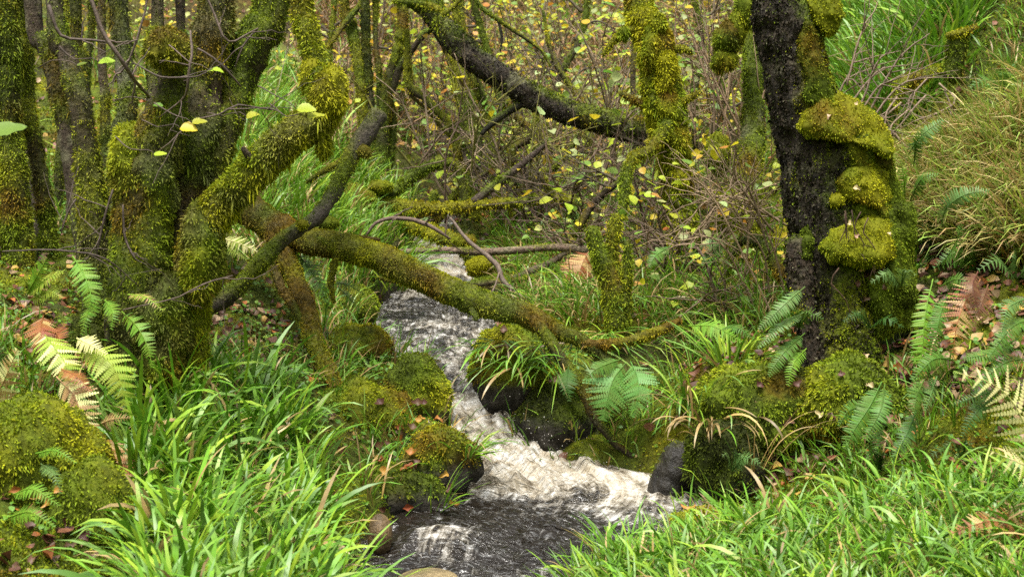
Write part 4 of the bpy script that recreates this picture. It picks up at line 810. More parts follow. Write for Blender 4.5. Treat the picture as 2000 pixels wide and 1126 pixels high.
# ------------------------------------------------------------------ GROUND COVER
def ground_pts(n, poly=None, xr=(-4.5, 4.5), yr=(3.0, 12), power=1.6, margin=0.03, frame=True):
    """random spots on the ground, thinning with distance; in a zone, or anywhere the valley is seen"""
    u = RNG.random(n); y = (yr[0] ** (1 - power) + u * (yr[1] ** (1 - power) - yr[0] ** (1 - power))) ** (1 / (1 - power)) if power != 1 else yr[0] * (yr[1] / yr[0]) ** u
    hwid = np.minimum(0.47 * y + 0.5, xr[1]); x = RNG.uniform(-1, 1, n) * hwid
    z = H(x, y); V = np.stack([x, y, z], 1); px, py, d = proj(V); k = np.ones(n, bool)
    if poly is not None: k &= inpoly(px, py, poly)
    elif frame: k &= (px > -300) & (px < 2300) & (py > -250) & (py < 1600)
    V = V[k]; s = stream_at(V[:, 0], V[:, 1]); k2 = (np.abs(s[:, 0]) > s[:, 3] + margin) | (V[:, 1] > 12.5)
    return V[k2]
GR_B = np.array((0.130, 0.305, 0.020)); GR_Y = np.array((0.260, 0.380, 0.030)); GR_D = np.array((0.065, 0.170, 0.012)); GR_BL = np.array((0.165, 0.300, 0.080)); GR_DEAD = np.array((0.38, 0.28, 0.12))
def grass_col(n, ypart=0.3, dead=0.05, cl=None):
    a = RNG.random((n, 1)); c = GR_D * (1 - a) + GR_B * a
    y_ = (RNG.random(n) < ypart)[:, None]; c = np.where(y_, GR_B + (GR_Y - GR_B) * RNG.random((n, 1)), c)
    bl = (RNG.random(n) < 0.25)[:, None]; c = np.where(bl, c * 0.4 + GR_BL * 0.6, c)
    de = (RNG.random(n) < dead)[:, None]; c = np.where(de, GR_DEAD * RNG.uniform(0.5, 1.2, (n, 1)), c)
    return c * RNG.uniform(0.8, 1.2, (n, 1))
def tussocks(mb, cen, nb, L, W, lean, droop, S=7, ypart=0.3, dead=0.05, rad=0.04, azb=None, pal=None):
    n = len(cen); k = np.repeat(np.arange(n), nb); m = len(k)
    az = RNG.uniform(0, 2 * np.pi, m)
    if azb is not None: az = np.where(RNG.random(m) < 0.6, azb + RNG.normal(0, 0.7, m), az)
    r = rad * np.sqrt(RNG.random(m)); b = cen[k] + np.stack([np.cos(az) * r, np.sin(az) * r, np.full(m, -0.02)], 1)
    sc = np.repeat(RNG.uniform(0.7, 1.2, n), nb)
    blades(mb, b, az, RNG.uniform(*L, m) * sc, RNG.uniform(*W, m), RNG.uniform(*lean, m), RNG.uniform(*droop, m), S, grass_col(m, ypart, dead) if pal is None else np.array(pal)[RNG.integers(0, len(pal), m)] * RNG.uniform(0.7, 1.2, (m, 1)))
mb = MB(); c = ground_pts(26000, Z_RUSH_L, yr=(3.2, 7.5), power=1.2); c = c[RNG.permutation(len(c))[:320]]
tussocks(mb, c, 13, (0.18, 0.40), (0.010, 0.021), (0.0, 0.6), (0.4, 2.5), 8, 0.5, 0.06)
c = ground_pts(26000, Z_RUSH_L, yr=(3.2, 7.5), power=1.2); c = c[:700]; tussocks(mb, c, 7, (0.08, 0.24), (0.005, 0.011), (0.1, 0.9), (0.4, 1.6), 5, 0.4, 0.10)
tag(mb.build('woodrush_grass', M_GRASS), 'broad-bladed glossy green woodrush covering the left foreground bank', 'grass', kind='stuff')
mb = MB(); c = ground_pts(30000, Z_RUSH_R, yr=(3.0, 7.0), power=1.2); c = c[RNG.permutation(len(c))[:460]]
tussocks(mb, c, 13, (0.12, 0.27), (0.006, 0.015), (0.1, 0.9), (0.5, 2.3), 8, 0.42, 0.06)
c = ground_pts(30000, Z_RUSH_R, yr=(3.0, 7.0), power=1.2)[:1300]; tussocks(mb, c, 7, (0.07, 0.22), (0.004, 0.010), (0.1, 0.9), (0.4, 1.6), 5, 0.45, 0.12)
tag(mb.build('woodrush_grass', M_GRASS), 'green woodrush and grass covering the right foreground', 'grass', kind='stuff')
mb = MB(); c = ground_pts(60000, Z_GRASS_M, yr=(5.5, 13), power=1.0)[:1500]; tussocks(mb, c, 9, (0.12, 0.30), (0.006, 0.013), (0.05, 0.7), (0.4, 1.8), 5, 0.75, 0.12, 0.05)
tag(mb.build('meadow_grass', M_GRASS), 'bright fine grass on the left bank behind the fallen tree', 'grass', kind='stuff')
mb = MB(); c = ground_pts(60000, Z_RUSH_T, yr=(5.5, 14), power=1.0)[:900]; tussocks(mb, c, 12, (0.22, 0.48), (0.010, 0.020), (0.05, 0.6), (0.4, 1.8), 6, 0.4, 0.08, 0.05)
tag(mb.build('woodrush_grass', M_GRASS), 'long bright woodrush high on the slope behind the big dark tree', 'grass', kind='stuff')
mb = MB(); c = ground_pts(60000, Z_DRY, yr=(4, 11), power=1.0)[:1900]; tussocks(mb, c, 9, (0.16, 0.46), (0.004, 0.010), (0.2, 1.1), (0.5, 2.1), 5, 0.9, 0.5, 0.05, azb=-2.2, pal=((0.46, 0.38, 0.17), (0.40, 0.36, 0.12), (0.33, 0.40, 0.07), (0.24, 0.36, 0.06), (0.20, 0.32, 0.05), (0.38, 0.26, 0.11)))
tag(mb.build('dry_grass', M_GRASS), 'fine straw-yellow and green grass on the right-hand slope', 'grass', kind='stuff')
mb = MB(); c = ground_pts(30000, None, yr=(4.2, 14), power=1.3)
c = c[(n2(c[:, 0], c[:, 1], 1.4, 2, 21) > 0.08)][:3600]; tussocks(mb, c, 6, (0.07, 0.22), (0.004, 0.009), (0.1, 0.9), (0.4, 1.8), 4, 0.35, 0.22, 0.05)
tag(mb.build('sparse_grass', M_GRASS), 'thin scattered grass growing through the moss of both banks', 'grass', kind='stuff')

# moss carpet over the ground
def in_any(V, polys):
    px, py, d = proj(V); k = np.zeros(len(V), bool)
    for p_ in polys: k |= inpoly(px, py, p_)
    return k
mb = MB()
for n_, yr, pw, ln, wd in ((330000, (3.4, 7.6), 1.3, 0.017, 0.0065), (120000, (7.6, 14), 1.0, 0.030, 0.012)):
    V = ground_pts(n_, None, yr=yr, power=pw, margin=-0.02)
    k = sstep(-0.25, 0.3, n2(V[:, 0], V[:, 1], 2.6, 3, 2) * -1.0 + 0.25 * n2(V[:, 0], V[:, 1], 11, 2, 4) + 0.22)
    k *= np.where(in_any(V, (Z_BRACK, Z_RUSH_L, Z_RUSH_R)), 0.35, 1.0) * np.where(V[:, 1] > 11, 0.5, 1)
    V = V[RNG.random(len(V)) < k]; N = Hn(V[:, 0], V[:, 1])
    lift = 0.012 * (0.5 + 0.5 * n2(V[:, 0], V[:, 1], 14, 2, 6))
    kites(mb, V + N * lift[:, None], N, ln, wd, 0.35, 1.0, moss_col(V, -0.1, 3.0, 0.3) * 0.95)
tag(mb.build('moss_carpet', M_MOSS), 'green and olive moss carpet over the banks', 'moss', kind='stuff')

# small herbs
mb = MB(); V = np.vstack([ground_pts(9000, [(340, 560), (760, 560), (900, 980), (640, 860), (380, 740)], yr=(4.5, 8), power=1.0), ground_pts(16000, None, yr=(4, 9), power=1.2)[:3000]])
V = np.repeat(V[:4200], 3, 0) + RNG.normal(0, 0.012, (min(len(V), 4200) * 3, 3)) * (1, 1, 0.3); n = len(V)
N = norm(Hn(V[:, 0], V[:, 1]) + RNG.normal(0, 0.35, (n, 3))); V[:, 2] = H(V[:, 0], V[:, 1]) + RNG.uniform(0.012, 0.05, n)
mb.add(*leaf_arr(V, N, RNG.uniform(0, 6.28, n), RNG.uniform(0.012, 0.028, n), RNG.uniform(0, 0.4, n), RNG.uniform(-0.5, 0.1, n), grass_col(n, 0.35, 0.02) * 0.9, 0.8))
tag(mb.build('small_herbs', M_LEAF), 'tiny green herb leaves dotted over the mossy banks', 'herbs', kind='stuff')

# leaf litter
LITC = np.array([(0.16, 0.065, 0.030), (0.10, 0.042, 0.022), (0.30, 0.10, 0.020), (0.28, 0.19, 0.10), (0.07, 0.030, 0.018), (0.38, 0.24, 0.05)])
mb = MB(); V = np.vstack([ground_pts(9000, Z_LIT, yr=(4.5, 8), power=1.0)[:260], ground_pts(9000, Z_RBANK, yr=(4.5, 8), power=1.0)[:260], ground_pts(20000, None, yr=(3.6, 9), power=1.2)[:1700], ground_pts(30000, None, yr=(8, 20), power=1.0)[:5200],
                              ground_pts(30000, [(-250, 300), (260, 300), (300, 620), (220, 800), (-250, 800)], yr=(4.5, 12), power=1.0)[:700], ground_pts(20000, [(1740, 380), (2250, 380), (2200, 820), (1750, 760)], yr=(4, 9), power=1.0)[:1000], ground_pts(30000, Z_BRACK, yr=(8, 18), power=1.0)[:1500]])
n = len(V); N = norm(Hn(V[:, 0], V[:, 1]) + RNG.normal(0, 0.35, (n, 3))); V = V + N * RNG.uniform(0.008, 0.03, (n, 1))
cc = LITC[RNG.choice(6, n, p=(0.30, 0.24, 0.12, 0.16, 0.12, 0.06))] * RNG.uniform(0.7, 1.25, (n, 1))
mb.add(*leaf_arr(V, N, RNG.uniform(0, 6.28, n), RNG.uniform(0.028, 0.062, n), RNG.uniform(-0.3, 0.6, n), RNG.uniform(-0.6, 0.9, n), cc, 0.75))
tag(mb.build('leaf_litter', M_LITTER), 'brown and rust autumn leaf litter strewn over the banks', 'leaf litter', kind='stuff')

# brown dead bracken and stalks on the far slope
mb = MB(); c = np.vstack([ground_pts(40000, Z_BRACK, yr=(8, 18), power=1.0)[:900], ground_pts(40000, [(700, -150), (1500, -150), (1480, 260), (1200, 330), (760, 300)], yr=(9, 20), power=1.0)[:1500]]); n = len(c); k = np.repeat(np.arange(n), 7); m = len(k)
dc = np.array((0.30, 0.19, 0.10)) * RNG.uniform(0.3, 1.5, (m, 1)); dc = np.where((RNG.random(m) < 0.22)[:, None], grass_col(m, 0.6, 0), dc)
blades(mb, c[k] + RNG.normal(0, 0.05, (m, 3)) * (1, 1, 0), RNG.uniform(0, 6.28, m), RNG.uniform(0.15, 0.55, m), RNG.uniform(0.004, 0.016, m), RNG.uniform(0.1, 1.2, m), RNG.uniform(0.2, 2.0, m), 4, dc)
tag(mb.build('dead_bracken', M_LITTER), 'brown collapsed bracken stalks on the far slope', 'bracken', kind='stuff')

mb = MB(); c = ground_pts(60000, [(960, 420), (1120, 370), (1500, 330), (1520, 640), (1330, 700), (1230, 660), (1000, 600)], yr=(5.5, 12), power=1.0)[:1300]; tussocks(mb, c, 8, (0.12, 0.34), (0.004, 0.010), (0.2, 1.1), (0.6, 2.0), 5, 0.5, 0.3, 0.05, azb=-1.9)
tag(mb.build('bank_grass', M_GRASS), 'trailing green and straw grass on the steep bank right of the stream', 'grass', kind='stuff')
# undergrowth of thin stalks with small leaves on the far slope
mb = MB(); c = np.vstack([ground_pts(40000, None, yr=(10.2, 21), power=1.0)[:2400], ground_pts(40000, [(700, -150), (1520, -150), (1480, 300), (1200, 360), (760, 340)], yr=(9, 20), power=1.0)[:1900], ground_pts(60000, [(960, 250), (1500, 180), (1530, 560), (1250, 620), (1000, 480)], yr=(6, 13), power=1.0)[:420], ground_pts(60000, [(780, 260), (1150, 260), (1150, 480), (900, 440)], yr=(8, 14), power=1.0)[:240]]); c = c[n2(c[:, 0], c[:, 1], 1.1, 2, 40) + RNG.normal(0, 0.2, len(c)) > -0.12]; n = len(c)
hh = RNG.uniform(0.15, 0.75, n); az = RNG.uniform(0, 6.28, n); tl = RNG.uniform(0.1, 0.7, n)
blades(mb, c, az, hh * 1.05, np.full(n, 0.006), tl, np.zeros(n), 3, np.tile((0.13, 0.09, 0.05), (n, 1)), wprof=np.array([1, .8, .7, .4]))
k = np.repeat(np.arange(n), 5); m = len(k); f = RNG.uniform(0.35, 1.0, m)
p = c[k] + np.stack([np.cos(az[k]) * np.sin(tl[k]), np.sin(az[k]) * np.sin(tl[k]), np.cos(tl[k])], 1) * (hh[k] * f)[:, None] + RNG.normal(0, 0.03, (m, 3))
uc = np.array([(0.58, 0.45, 0.03), (0.36, 0.42, 0.04), (0.16, 0.27, 0.04), (0.42, 0.22, 0.05), (0.40, 0.42, 0.14)])[RNG.choice(5, m, p=(.27, .32, .20, .09, .12))] * RNG.uniform(0.6, 1.2, (m, 1))
mb.add(*leaf_arr(p, norm(np.array((0, -0.25, 1.0)) + RNG.normal(0, 0.45, (m, 3))), RNG.uniform(0, 6.28, m), 0.024 + 0.05 * RNG.random(m) ** 1.5, RNG.uniform(0, 0.5, m), RNG.uniform(-0.7, 0.3, m), uc, 0.85))
tag(mb.build('undergrowth', M_LEAF), 'yellow and green small-leaved undergrowth on the far slope', 'undergrowth', kind='stuff')

# tufts one can point at
def tuft(px, py, n, L, W, lean, droop, label, dead=0.08, ypart=0.4, azb=None, rad=0.06, name='grass_tuft', spread=None, d=None):
    def spot(px, py):
        if d is not None: return P(px, py, d)
        b, nr = ray(px, py); return b - nr * 0.015
    b = spot(px, py)
    cen = b[None]
    if spread is not None:
        cen = np.array([spot(px + random.uniform(-spread[0], spread[0]), py + random.uniform(-spread[1], spread[1])) for _ in range(6)])
    mb = MB(); tussocks(mb, cen, max(1, n // len(cen)), L, W, lean, droop, 9, ypart, dead, rad, azb)
    o = empty(name, b, label, 'grass'); tag(mb.build('blades', M_GRASS, o, b), kind='stuff'); return o
tuft(1008, 706, 34, (0.18, 0.32), (0.007, 0.013), (0.9, 1.6), (0.7, 1.5), 'drooping green tuft hanging down the tall boulder beside the fall', azb=-1.5, d=6.18)
tuft(960, 665, 50, (0.12, 0.24), (0.004, 0.009), (1.1, 1.8), (0.7, 1.4), 'fine grass drooping off the left shoulder of the tall boulder', azb=-2.0, spread=(30, 12), d=6.24)
tuft(1090, 675, 100, (0.22, 0.40), (0.004, 0.010), (1.1, 1.8), (0.7, 1.4), 'curtain of fine grass hanging from the right bank under the fallen tree', azb=-1.5, spread=(70, 12), d=6.24)
tuft(1170, 650, 80, (0.12, 0.25), (0.004, 0.010), (1.1, 1.8), (0.7, 1.4), 'hanging grass below the three-pronged stump', azb=-1.5, dead=0.2, spread=(50, 12), d=6.2)
tuft(1345, 790, 110, (0.22, 0.42), (0.005, 0.012), (0.3, 1.2), (1.0, 2.3), 'long grass tuft spilling over the bank right of the pool', azb=-1.5, dead=0.18, spread=(22, 20))
tuft(1368, 830, 30, (0.20, 0.36), (0.006, 0.012), (0.6, 1.2), (1.4, 2.2), 'hanging brown dead grass under the spilling tuft', azb=-1.8, dead=0.95, spread=(20, 20))
tuft(1425, 705, 60, (0.14, 0.28), (0.008, 0.014), (0.05, 1.0), (0.2, 1.3), 'spiky yellow-green rush rosette left of the big dark tree', ypart=0.9, dead=0.02)
tuft(915, 880, 40, (0.14, 0.26), (0.005, 0.010), (0.5, 1.1), (0.8, 1.8), 'small grass tuft leaning over the white water on the left bank', azb=-0.3)
tuft(845, 985, 26, (0.12, 0.22), (0.004, 0.008), (0.2, 1.0), (0.4, 1.4), 'small grass tuft among dead leaves by the left waterline', azb=0)
tuft(770, 540, 120, (0.2, 0.36), (0.006, 0.011), (0.3, 1.0), (0.8, 2.0), 'grass drooping to the water behind the fallen tree', azb=-0.6, ypart=0.6, spread=(30, 25), d=7.7)
tuft(1480, 905, 18, (0.25, 0.42), (0.003, 0.005), (0.2, 0.9), (0.5, 1.6), 'pale seeding grass stalks above the right foreground grass', dead=0.9, ypart=0.1)

# ------------------------------------------------------------------ FERNS
FC = dict(fresh=(0.11, 0.24, 0.04), green=(0.090, 0.19, 0.022), bright=(0.16, 0.31, 0.022), blue=(0.125, 0.225, 0.055), lime=(0.30, 0.39, 0.040), cream=(0.74, 0.70, 0.30), tan=(0.45, 0.29, 0.12), rust=(0.30, 0.11, 0.035), brown=(0.15, 0.065, 0.03), dark=(0.05, 0.115, 0.016))
FM = {k: attr_mat('fern_' + k, 0.5, 0.35, 0.3, 0, 1, 0.2, 40, 0.28, v) for k, v in FC.items()}
def pinna_mesh(name, kind, mat):
    """unit pinna along +x: a midrib with lobes on both sides"""
    V = []; Q = []
    if kind == 'lobed':
        n = 9
        for s in (-1, 1):
            for k in range(n):
                x0 = k / n; t = (k + 0.5) / n; h = 0.15 * (1 - t) ** 0.75 + 0.018; w_ = 1.0 / n
                o = len(V); zz = -0.10 * t * t
                V += [(x0, 0, zz), (x0 + w_ * 0.15, s * h * 0.62, zz + 0.012), (x0 + w_ * 0.75, s * h, zz - 0.012), (x0 + w_ * 0.88, s * h * 0.55, zz - 0.004), (x0 + w_ * 0.92, 0, zz)]
                q = [(o, o + 1, o + 3, o + 4)]; Q += q; V_t.setdefault(name, []).append((o + 1, o + 2, o + 3))
    else:
        n = 5
        for s in (-1, 1):
            for k in range(n):
                t0, t1 = k / n, (k + 1) / n; o = len(V); f = lambda t: 0.105 * (1 - t ** 2.2) ** 0.8 + 0.004
                V += [(t0, 0, -0.15 * t0 * t0), (t0, s * f(t0), -0.15 * t0 * t0 - 0.015), (t1, s * f(t1), -0.15 * t1 * t1 - 0.015), (t1, 0, -0.15 * t1 * t1)]; Q += [(o, o + 1, o + 2, o + 3)]
    mb = MB(); mb.add(np.array(V), np.array(Q), np.array(V_t.get(name, [])) if name in V_t else None, FC.get('green')); return mb.mesh(name, mat, True)
V_t = {}
PM = {}
def pinna(kind, colr):
    if (kind, colr) not in PM:
        V_t.clear(); PM[(kind, colr)] = pinna_mesh('pinna_' + kind + '_' + colr, kind, FM[colr])
    return PM[(kind, colr)]
def frond(parent, pts, hw, colr, kind='lobed', npair=21, nrm=None, tipcol=None, joined=False, d0=None, sway=0.14, base_t=0.12, wsc=1.0):
    """pts in the picture from foot to tip; hw half width in px at the widest"""
    if d0 is None:
        b, _ = ray(*pts[0][:2]); d0 = float(proj(b[None])[2][0]) - 0.01
    m = len(pts); a = np.array([np.r_[P(p_[0], p_[1], d0 - sway * (k / (m - 1)) ** 0.8 - 0.03 * math.sin(math.pi * k / (m - 1))), 0] for k, p_ in enumerate(pts)])
    path = catmull(a, 0.01)[:, :3]; n = len(path); hwm = 1.15 * hw * d0 / F
    rad = np.linspace(0.0032, 0.0008, n); org = path[0].copy()
    mb = MB(); V, Q, T = tube_arr(path, rad, 4, 0); mb.add(V, Q, T, np.array(FC[colr]) * 0.8)
    N0 = norm((np.array((0, -0.75, 0.55)) if nrm is None else np.array(nrm, float)) + RNG.normal(0, 0.15, 3)); pins = []
    Tn = norm(np.gradient(path, axis=0))
    for k in range(npair):
        t = base_t + (0.985 - base_t) * (k + 0.3) / npair; i = min(n - 1, int(t * n)); tg = Tn[i]
        N = norm(N0 - tg * (N0 @ tg)); u = (t - base_t) / (1 - base_t)
        prof = (np.interp(u, [0, 0.12, 0.35, 0.7, 1], [0.55, 0.85, 1, 0.62, 0.06]) if kind == 'lobed' else np.interp(u, [0, 0.1, 0.45, 0.8, 1], [0.35, 0.75, 1, 0.7, 0.08]))
        for s in (-1, 1):
            side = np.cross(N, tg) * s; ang = math.radians(22 if kind == 'lobed' else 14) + random.gauss(0, 0.09)
            dr = norm(side * math.cos(ang) + tg * math.sin(ang) - N * random.uniform(0.02, 0.28)); L = hwm * prof * random.uniform(0.85, 1.1) + 0.003
            yv = norm(np.cross(N, dr)); zv = np.cross(dr, yv); pins.append((path[i] + tg * (0.3 if s > 0 else 0) * 0.01, dr, yv, zv, L))
    fr = mb.build('frond', FM[colr], parent, org)
    ws = 1.0 if kind == 'lobed' else 0.85
    for (p0, dr, yv, zv, L) in pins:
        if joined: continue
        o = bpy.data.objects.new('pinna', pinna(kind, tipcol if (tipcol and random.random() < 0.35) else colr)); COL.objects.link(o); o.parent = fr
        M = Matrix.Identity(4); wid = L * ws
        if kind == 'lobed': wid = max(L, hwm * 0.45) * 1.15
        else: wid = max(L, hwm * 0.55)
        wid *= wsc
        for r in range(3): M[r][0] = dr[r] * L; M[r][1] = yv[r] * wid; M[r][2] = zv[r] * L; M[r][3] = p0[r] - org[r]
        o.matrix_basis = M
    if joined:
        src = pinna(kind, colr); nv = len(src.vertices); co = np.empty(nv * 3, np.float32); src.vertices.foreach_get('co', co); co = co.reshape(-1, 3)
        qs = [tuple(p_.vertices) for p_ in src.polygons]; mj = MB()
        for (p0, dr, yv, zv, L) in pins:
            wid = max(L, hwm * 0.3); V = p0 + co[:, :1] * dr * L + co[:, 1:2] * yv * wid + co[:, 2:] * zv * L
            mj.add(V, np.array([q for q in qs if len(q) == 4]), np.array([q for q in qs if len(q) == 3]) if any(len(q) == 3 for q in qs) else None, FC[colr])
        tag(mj.build('pinnae', FM[colr], fr, org), kind='stuff')
    return fr
def fern(label, fronds, name='fern', d0=None, group=None, **kw):
    p0 = fronds[0][0][0]; b = P(p0[0], p0[1], d0) if d0 else ray(*p0)[0]
    f = empty(name, b, label, 'fern', group)
    for it in fronds:
        k = dict(kw); k.update(it[3] if len(it) > 3 else {}); frond(f, it[0], it[1], it[2], d0=k.pop('d0', d0), **k)
    return f
HF = dict(kind='hard', npair=26)
fern('pale green lady fern at left edge beside the coppice', [([(52, 578), (72, 540), (92, 503)], 24, 'bright'), ([(52, 572), (90, 545), (126, 528)], 22, 'lime'), ([(56, 560), (46, 545), (28, 540)], 12, 'lime'), ([(60, 585), (95, 570), (118, 580)], 18, 'lime')], d0=5.0)
fern('bright green fern hanging down the coppice stems', [([(142, 500), (166, 540), (178, 585), (166, 628)], 24, 'bright'), ([(190, 590), (170, 615), (160, 650)], 16, 'bright'), ([(205, 585), (220, 610), (218, 640)], 16, 'bright')], d0=5.02)
fern('slender bright fern frond drooping at the right of the coppice base', [([(238, 608), (268, 638), (288, 676), (298, 720)], 19, 'bright'), ([(250, 575), (285, 580), (318, 606)], 13, 'lime', dict(tipcol='tan'))], d0=4.98)
fern('yellowing broad fern below the coppice', [([(150, 690), (195, 692), (232, 735), (246, 805)], 40, 'lime'), ([(85, 650), (108, 680), (130, 715), (140, 760)], 38, 'lime', dict(tipcol='cream')), ([(150, 660), (175, 672), (205, 690)], 20, 'cream')], d0=4.85)
fern('pale tan dying fern frond in the left foreground', [([(110, 735), (146, 775), (164, 830), (176, 885)], 36, 'tan', dict(tipcol='cream')), ([(120, 720), (150, 735), (175, 760)], 20, 'rust')], d0=4.7)
fern('orange-brown withered fern beside the left grass', [([(200, 848), (222, 890), (236, 930), (244, 965)], 32, 'tan', dict(tipcol='rust')), ([(192, 830), (220, 818), (252, 815)], 14, 'tan')], d0=4.68)
fern('crumpled brown fern above the yellowing fern', [([(85, 615), (80, 650), (95, 690)], 30, 'rust', dict(tipcol='tan')), ([(100, 640), (115, 660), (112, 700)], 22, 'rust')], d0=4.95)
fern('cream and green frond cut off by the left edge', [([(-30, 830), (-5, 770), (18, 720), (34, 680)], 34, 'tan', dict(tipcol='cream')), ([(-25, 760), (0, 700), (-10, 660)], 26, 'blue'), ([(-10, 860), (22, 830), (45, 800)], 18, 'cream')], d0=4.6)
fern('small soft green fern on the lower left moss mound', [([(25, 965), (65, 955), (118, 988)], 20, 'bright'), ([(15, 1010), (60, 1000), (108, 1030)], 20, 'bright'), ([(80, 905), (105, 925), (118, 960)], 14, 'blue'), ([(70, 885), (110, 880), (150, 905)], 12, 'bright')], d0=4.12)
fern('fan of green fern fronds in the recess behind the pool', [([(1222, 708), (1198, 740), (1186, 780), (1178, 822)], 46, 'fresh', dict(wsc=0.8)), ([(1232, 706), (1246, 740), (1246, 775), (1234, 815)], 36, 'fresh', dict(wsc=0.8)), ([(1110, 716), (1108, 745), (1112, 780)], 20, 'dark'), ([(1215, 700), (1165, 720), (1140, 745)], 18, 'green')], d0=5.9)
fern('single pale green frond left of the rush rosette', [([(1345, 636), (1395, 638), (1450, 668)], 22, 'bright'), ([(1400, 640), (1440, 640), (1470, 660)], 14, 'green')], d0=5.7)
fern('grey-green fern fronds against the left foot of the big dark tree', [([(1572, 560), (1535, 592), (1480, 645)], 17, 'blue', HF), ([(1570, 610), (1525, 635), (1478, 680)], 15, 'blue', HF), ([(1572, 650), (1530, 690), (1500, 735)], 16, 'green', HF), ([(1575, 680), (1550, 710), (1540, 750)], 14, 'bright', HF)], d0=5.5)
fern('tall glossy hard fern right of the big dark tree', [([(1822, 545), (1808, 610), (1802, 680), (1795, 745)], 24, 'bright', HF), ([(1850, 575), (1835, 620), (1822, 700)], 18, 'green', HF), ([(1840, 520), (1868, 470), (1878, 440)], 15, 'green', HF), ([(1835, 560), (1870, 545), (1905, 560)], 14, 'green', HF)], d0=5.3)
fern('dark green hard fern arching down below the moss mound', [([(1722, 745), (1700, 790), (1668, 840), (1650, 880)], 24, 'green', HF), ([(1728, 750), (1720, 800), (1690, 860)], 20, 'green', HF), ([(1740, 770), (1712, 830), (1712, 880)], 18, 'dark', HF), ([(1716, 790), (1660, 800), (1640, 830)], 15, 'green', HF)], d0=5.05)
fern('hard fern with hanging fronds right of the moss mound', [([(1805, 740), (1790, 775), (1786, 805)], 17, 'green', HF), ([(1862, 702), (1822, 702), (1780, 745)], 17, 'green', HF), ([(1830, 735), (1818, 770), (1808, 800)], 15, 'blue', HF), ([(1790, 800), (1770, 850), (1745, 890)], 18, 'dark', HF)], d0=5.0)
fern('dark glossy ferns at the right edge below the rusty bracken', [([(1990, 660), (1930, 690), (1880, 700)], 20, 'green', HF), ([(2010, 700), (1960, 710), (1900, 760)], 18, 'green', HF), ([(2020, 620), (1975, 640), (1930, 700)], 20, 'green', HF), ([(2010, 580), (1970, 600), (1960, 640)], 16, 'blue', HF), ([(1940, 780), (1910, 800), (1880, 850)], 16, 'dark', HF), ([(1960, 760), (1920, 770), (1862, 790)], 14, 'dark', HF)], d0=4.9)
fern('drooping rust-brown dead bracken on the right bank', [([(1915, 545), (1885, 590), (1868, 640), (1862, 692)], 36, 'rust', dict(tipcol='tan', wsc=0.6)), ([(1930, 555), (1915, 600), (1900, 650)], 26, 'brown', dict(wsc=0.6)), ([(1910, 530), (1900, 560), (1915, 620)], 20, 'brown')], name='bracken', d0=5.0)
fern('pale cream bracken frond at the right edge', [([(2030, 920), (2010, 850), (1975, 780), (1930, 745), (1872, 728)], 62, 'cream', dict(npair=12, nrm=(-0.25, -0.7, 0.65), d0=4.05, wsc=0.7)), ([(2040, 925), (1995, 905), (1935, 880)], 40, 'cream', dict(npair=12, tipcol='lime', d0=4.1, wsc=0.8))], name='bracken', d0=4.3)
fern('orange-brown curled bracken frond in the lower right grass', [([(2060, 1060), (2000, 1030), (1930, 1018), (1855, 1042)], 42, 'rust', dict(tipcol='tan', nrm=(0, -.6, .8))), ([(2040, 1030), (2000, 1050), (1980, 1090)], 26, 'rust')], name='bracken', d0=4.15)
fern('grey-green fern arching over leaf litter on the right slope', [([(1838, 440), (1850, 405), (1885, 380), (1935, 372)], 18, 'blue', HF), ([(1900, 470), (1945, 440), (2010, 432)], 18, 'blue', HF), ([(1925, 480), (1970, 470), (2010, 475)], 14, 'blue', HF)], d0=6.0)
fern('upright bright hard fern just right of the moss shelves', [([(1768, 395), (1766, 355), (1760, 316)], 13, 'bright', HF), ([(1778, 390), (1800, 350), (1830, 340)], 15, 'green', HF), ([(1775, 300), (1800, 265), (1840, 235)], 18, 'blue', HF), ([(1785, 320), (1790, 280), (1800, 255)], 14, 'green', HF)], d0=6.2)
fern('blue-green fern hanging by the leg of the fallen tree', [([(575, 490), (602, 520), (622, 555), (638, 592)], 22, 'blue'), ([(650, 552), (680, 556), (712, 576)], 12, 'blue'), ([(660, 560), (690, 590), (700, 610)], 10, 'green')], d0=6.5)
fern('small pale fern left of the leaning branch', [([(430, 466), (465, 474), (506, 494)], 18, 'cream', dict(tipcol='lime')), ([(440, 470), (455, 490), (480, 505)], 12, 'lime')], d0=6.3)
fern('green polypody fern on the bank among the bare twigs', [([(1412, 468), (1395, 490), (1372, 515)], 16, 'green', HF), ([(1420, 470), (1400, 470), (1370, 480)], 12, 'blue', HF), ([(1310, 480), (1280, 500), (1270, 520)], 14, 'green', HF)], d0=6.7)
fern('hanging tan dead bracken behind the stump', [([(1150, 490), (1135, 520), (1122, 565)], 28, 'tan', dict(tipcol='rust')), ([(1130, 500), (1110, 530), (1106, 550)], 18, 'rust')], name='bracken', d0=7.6)
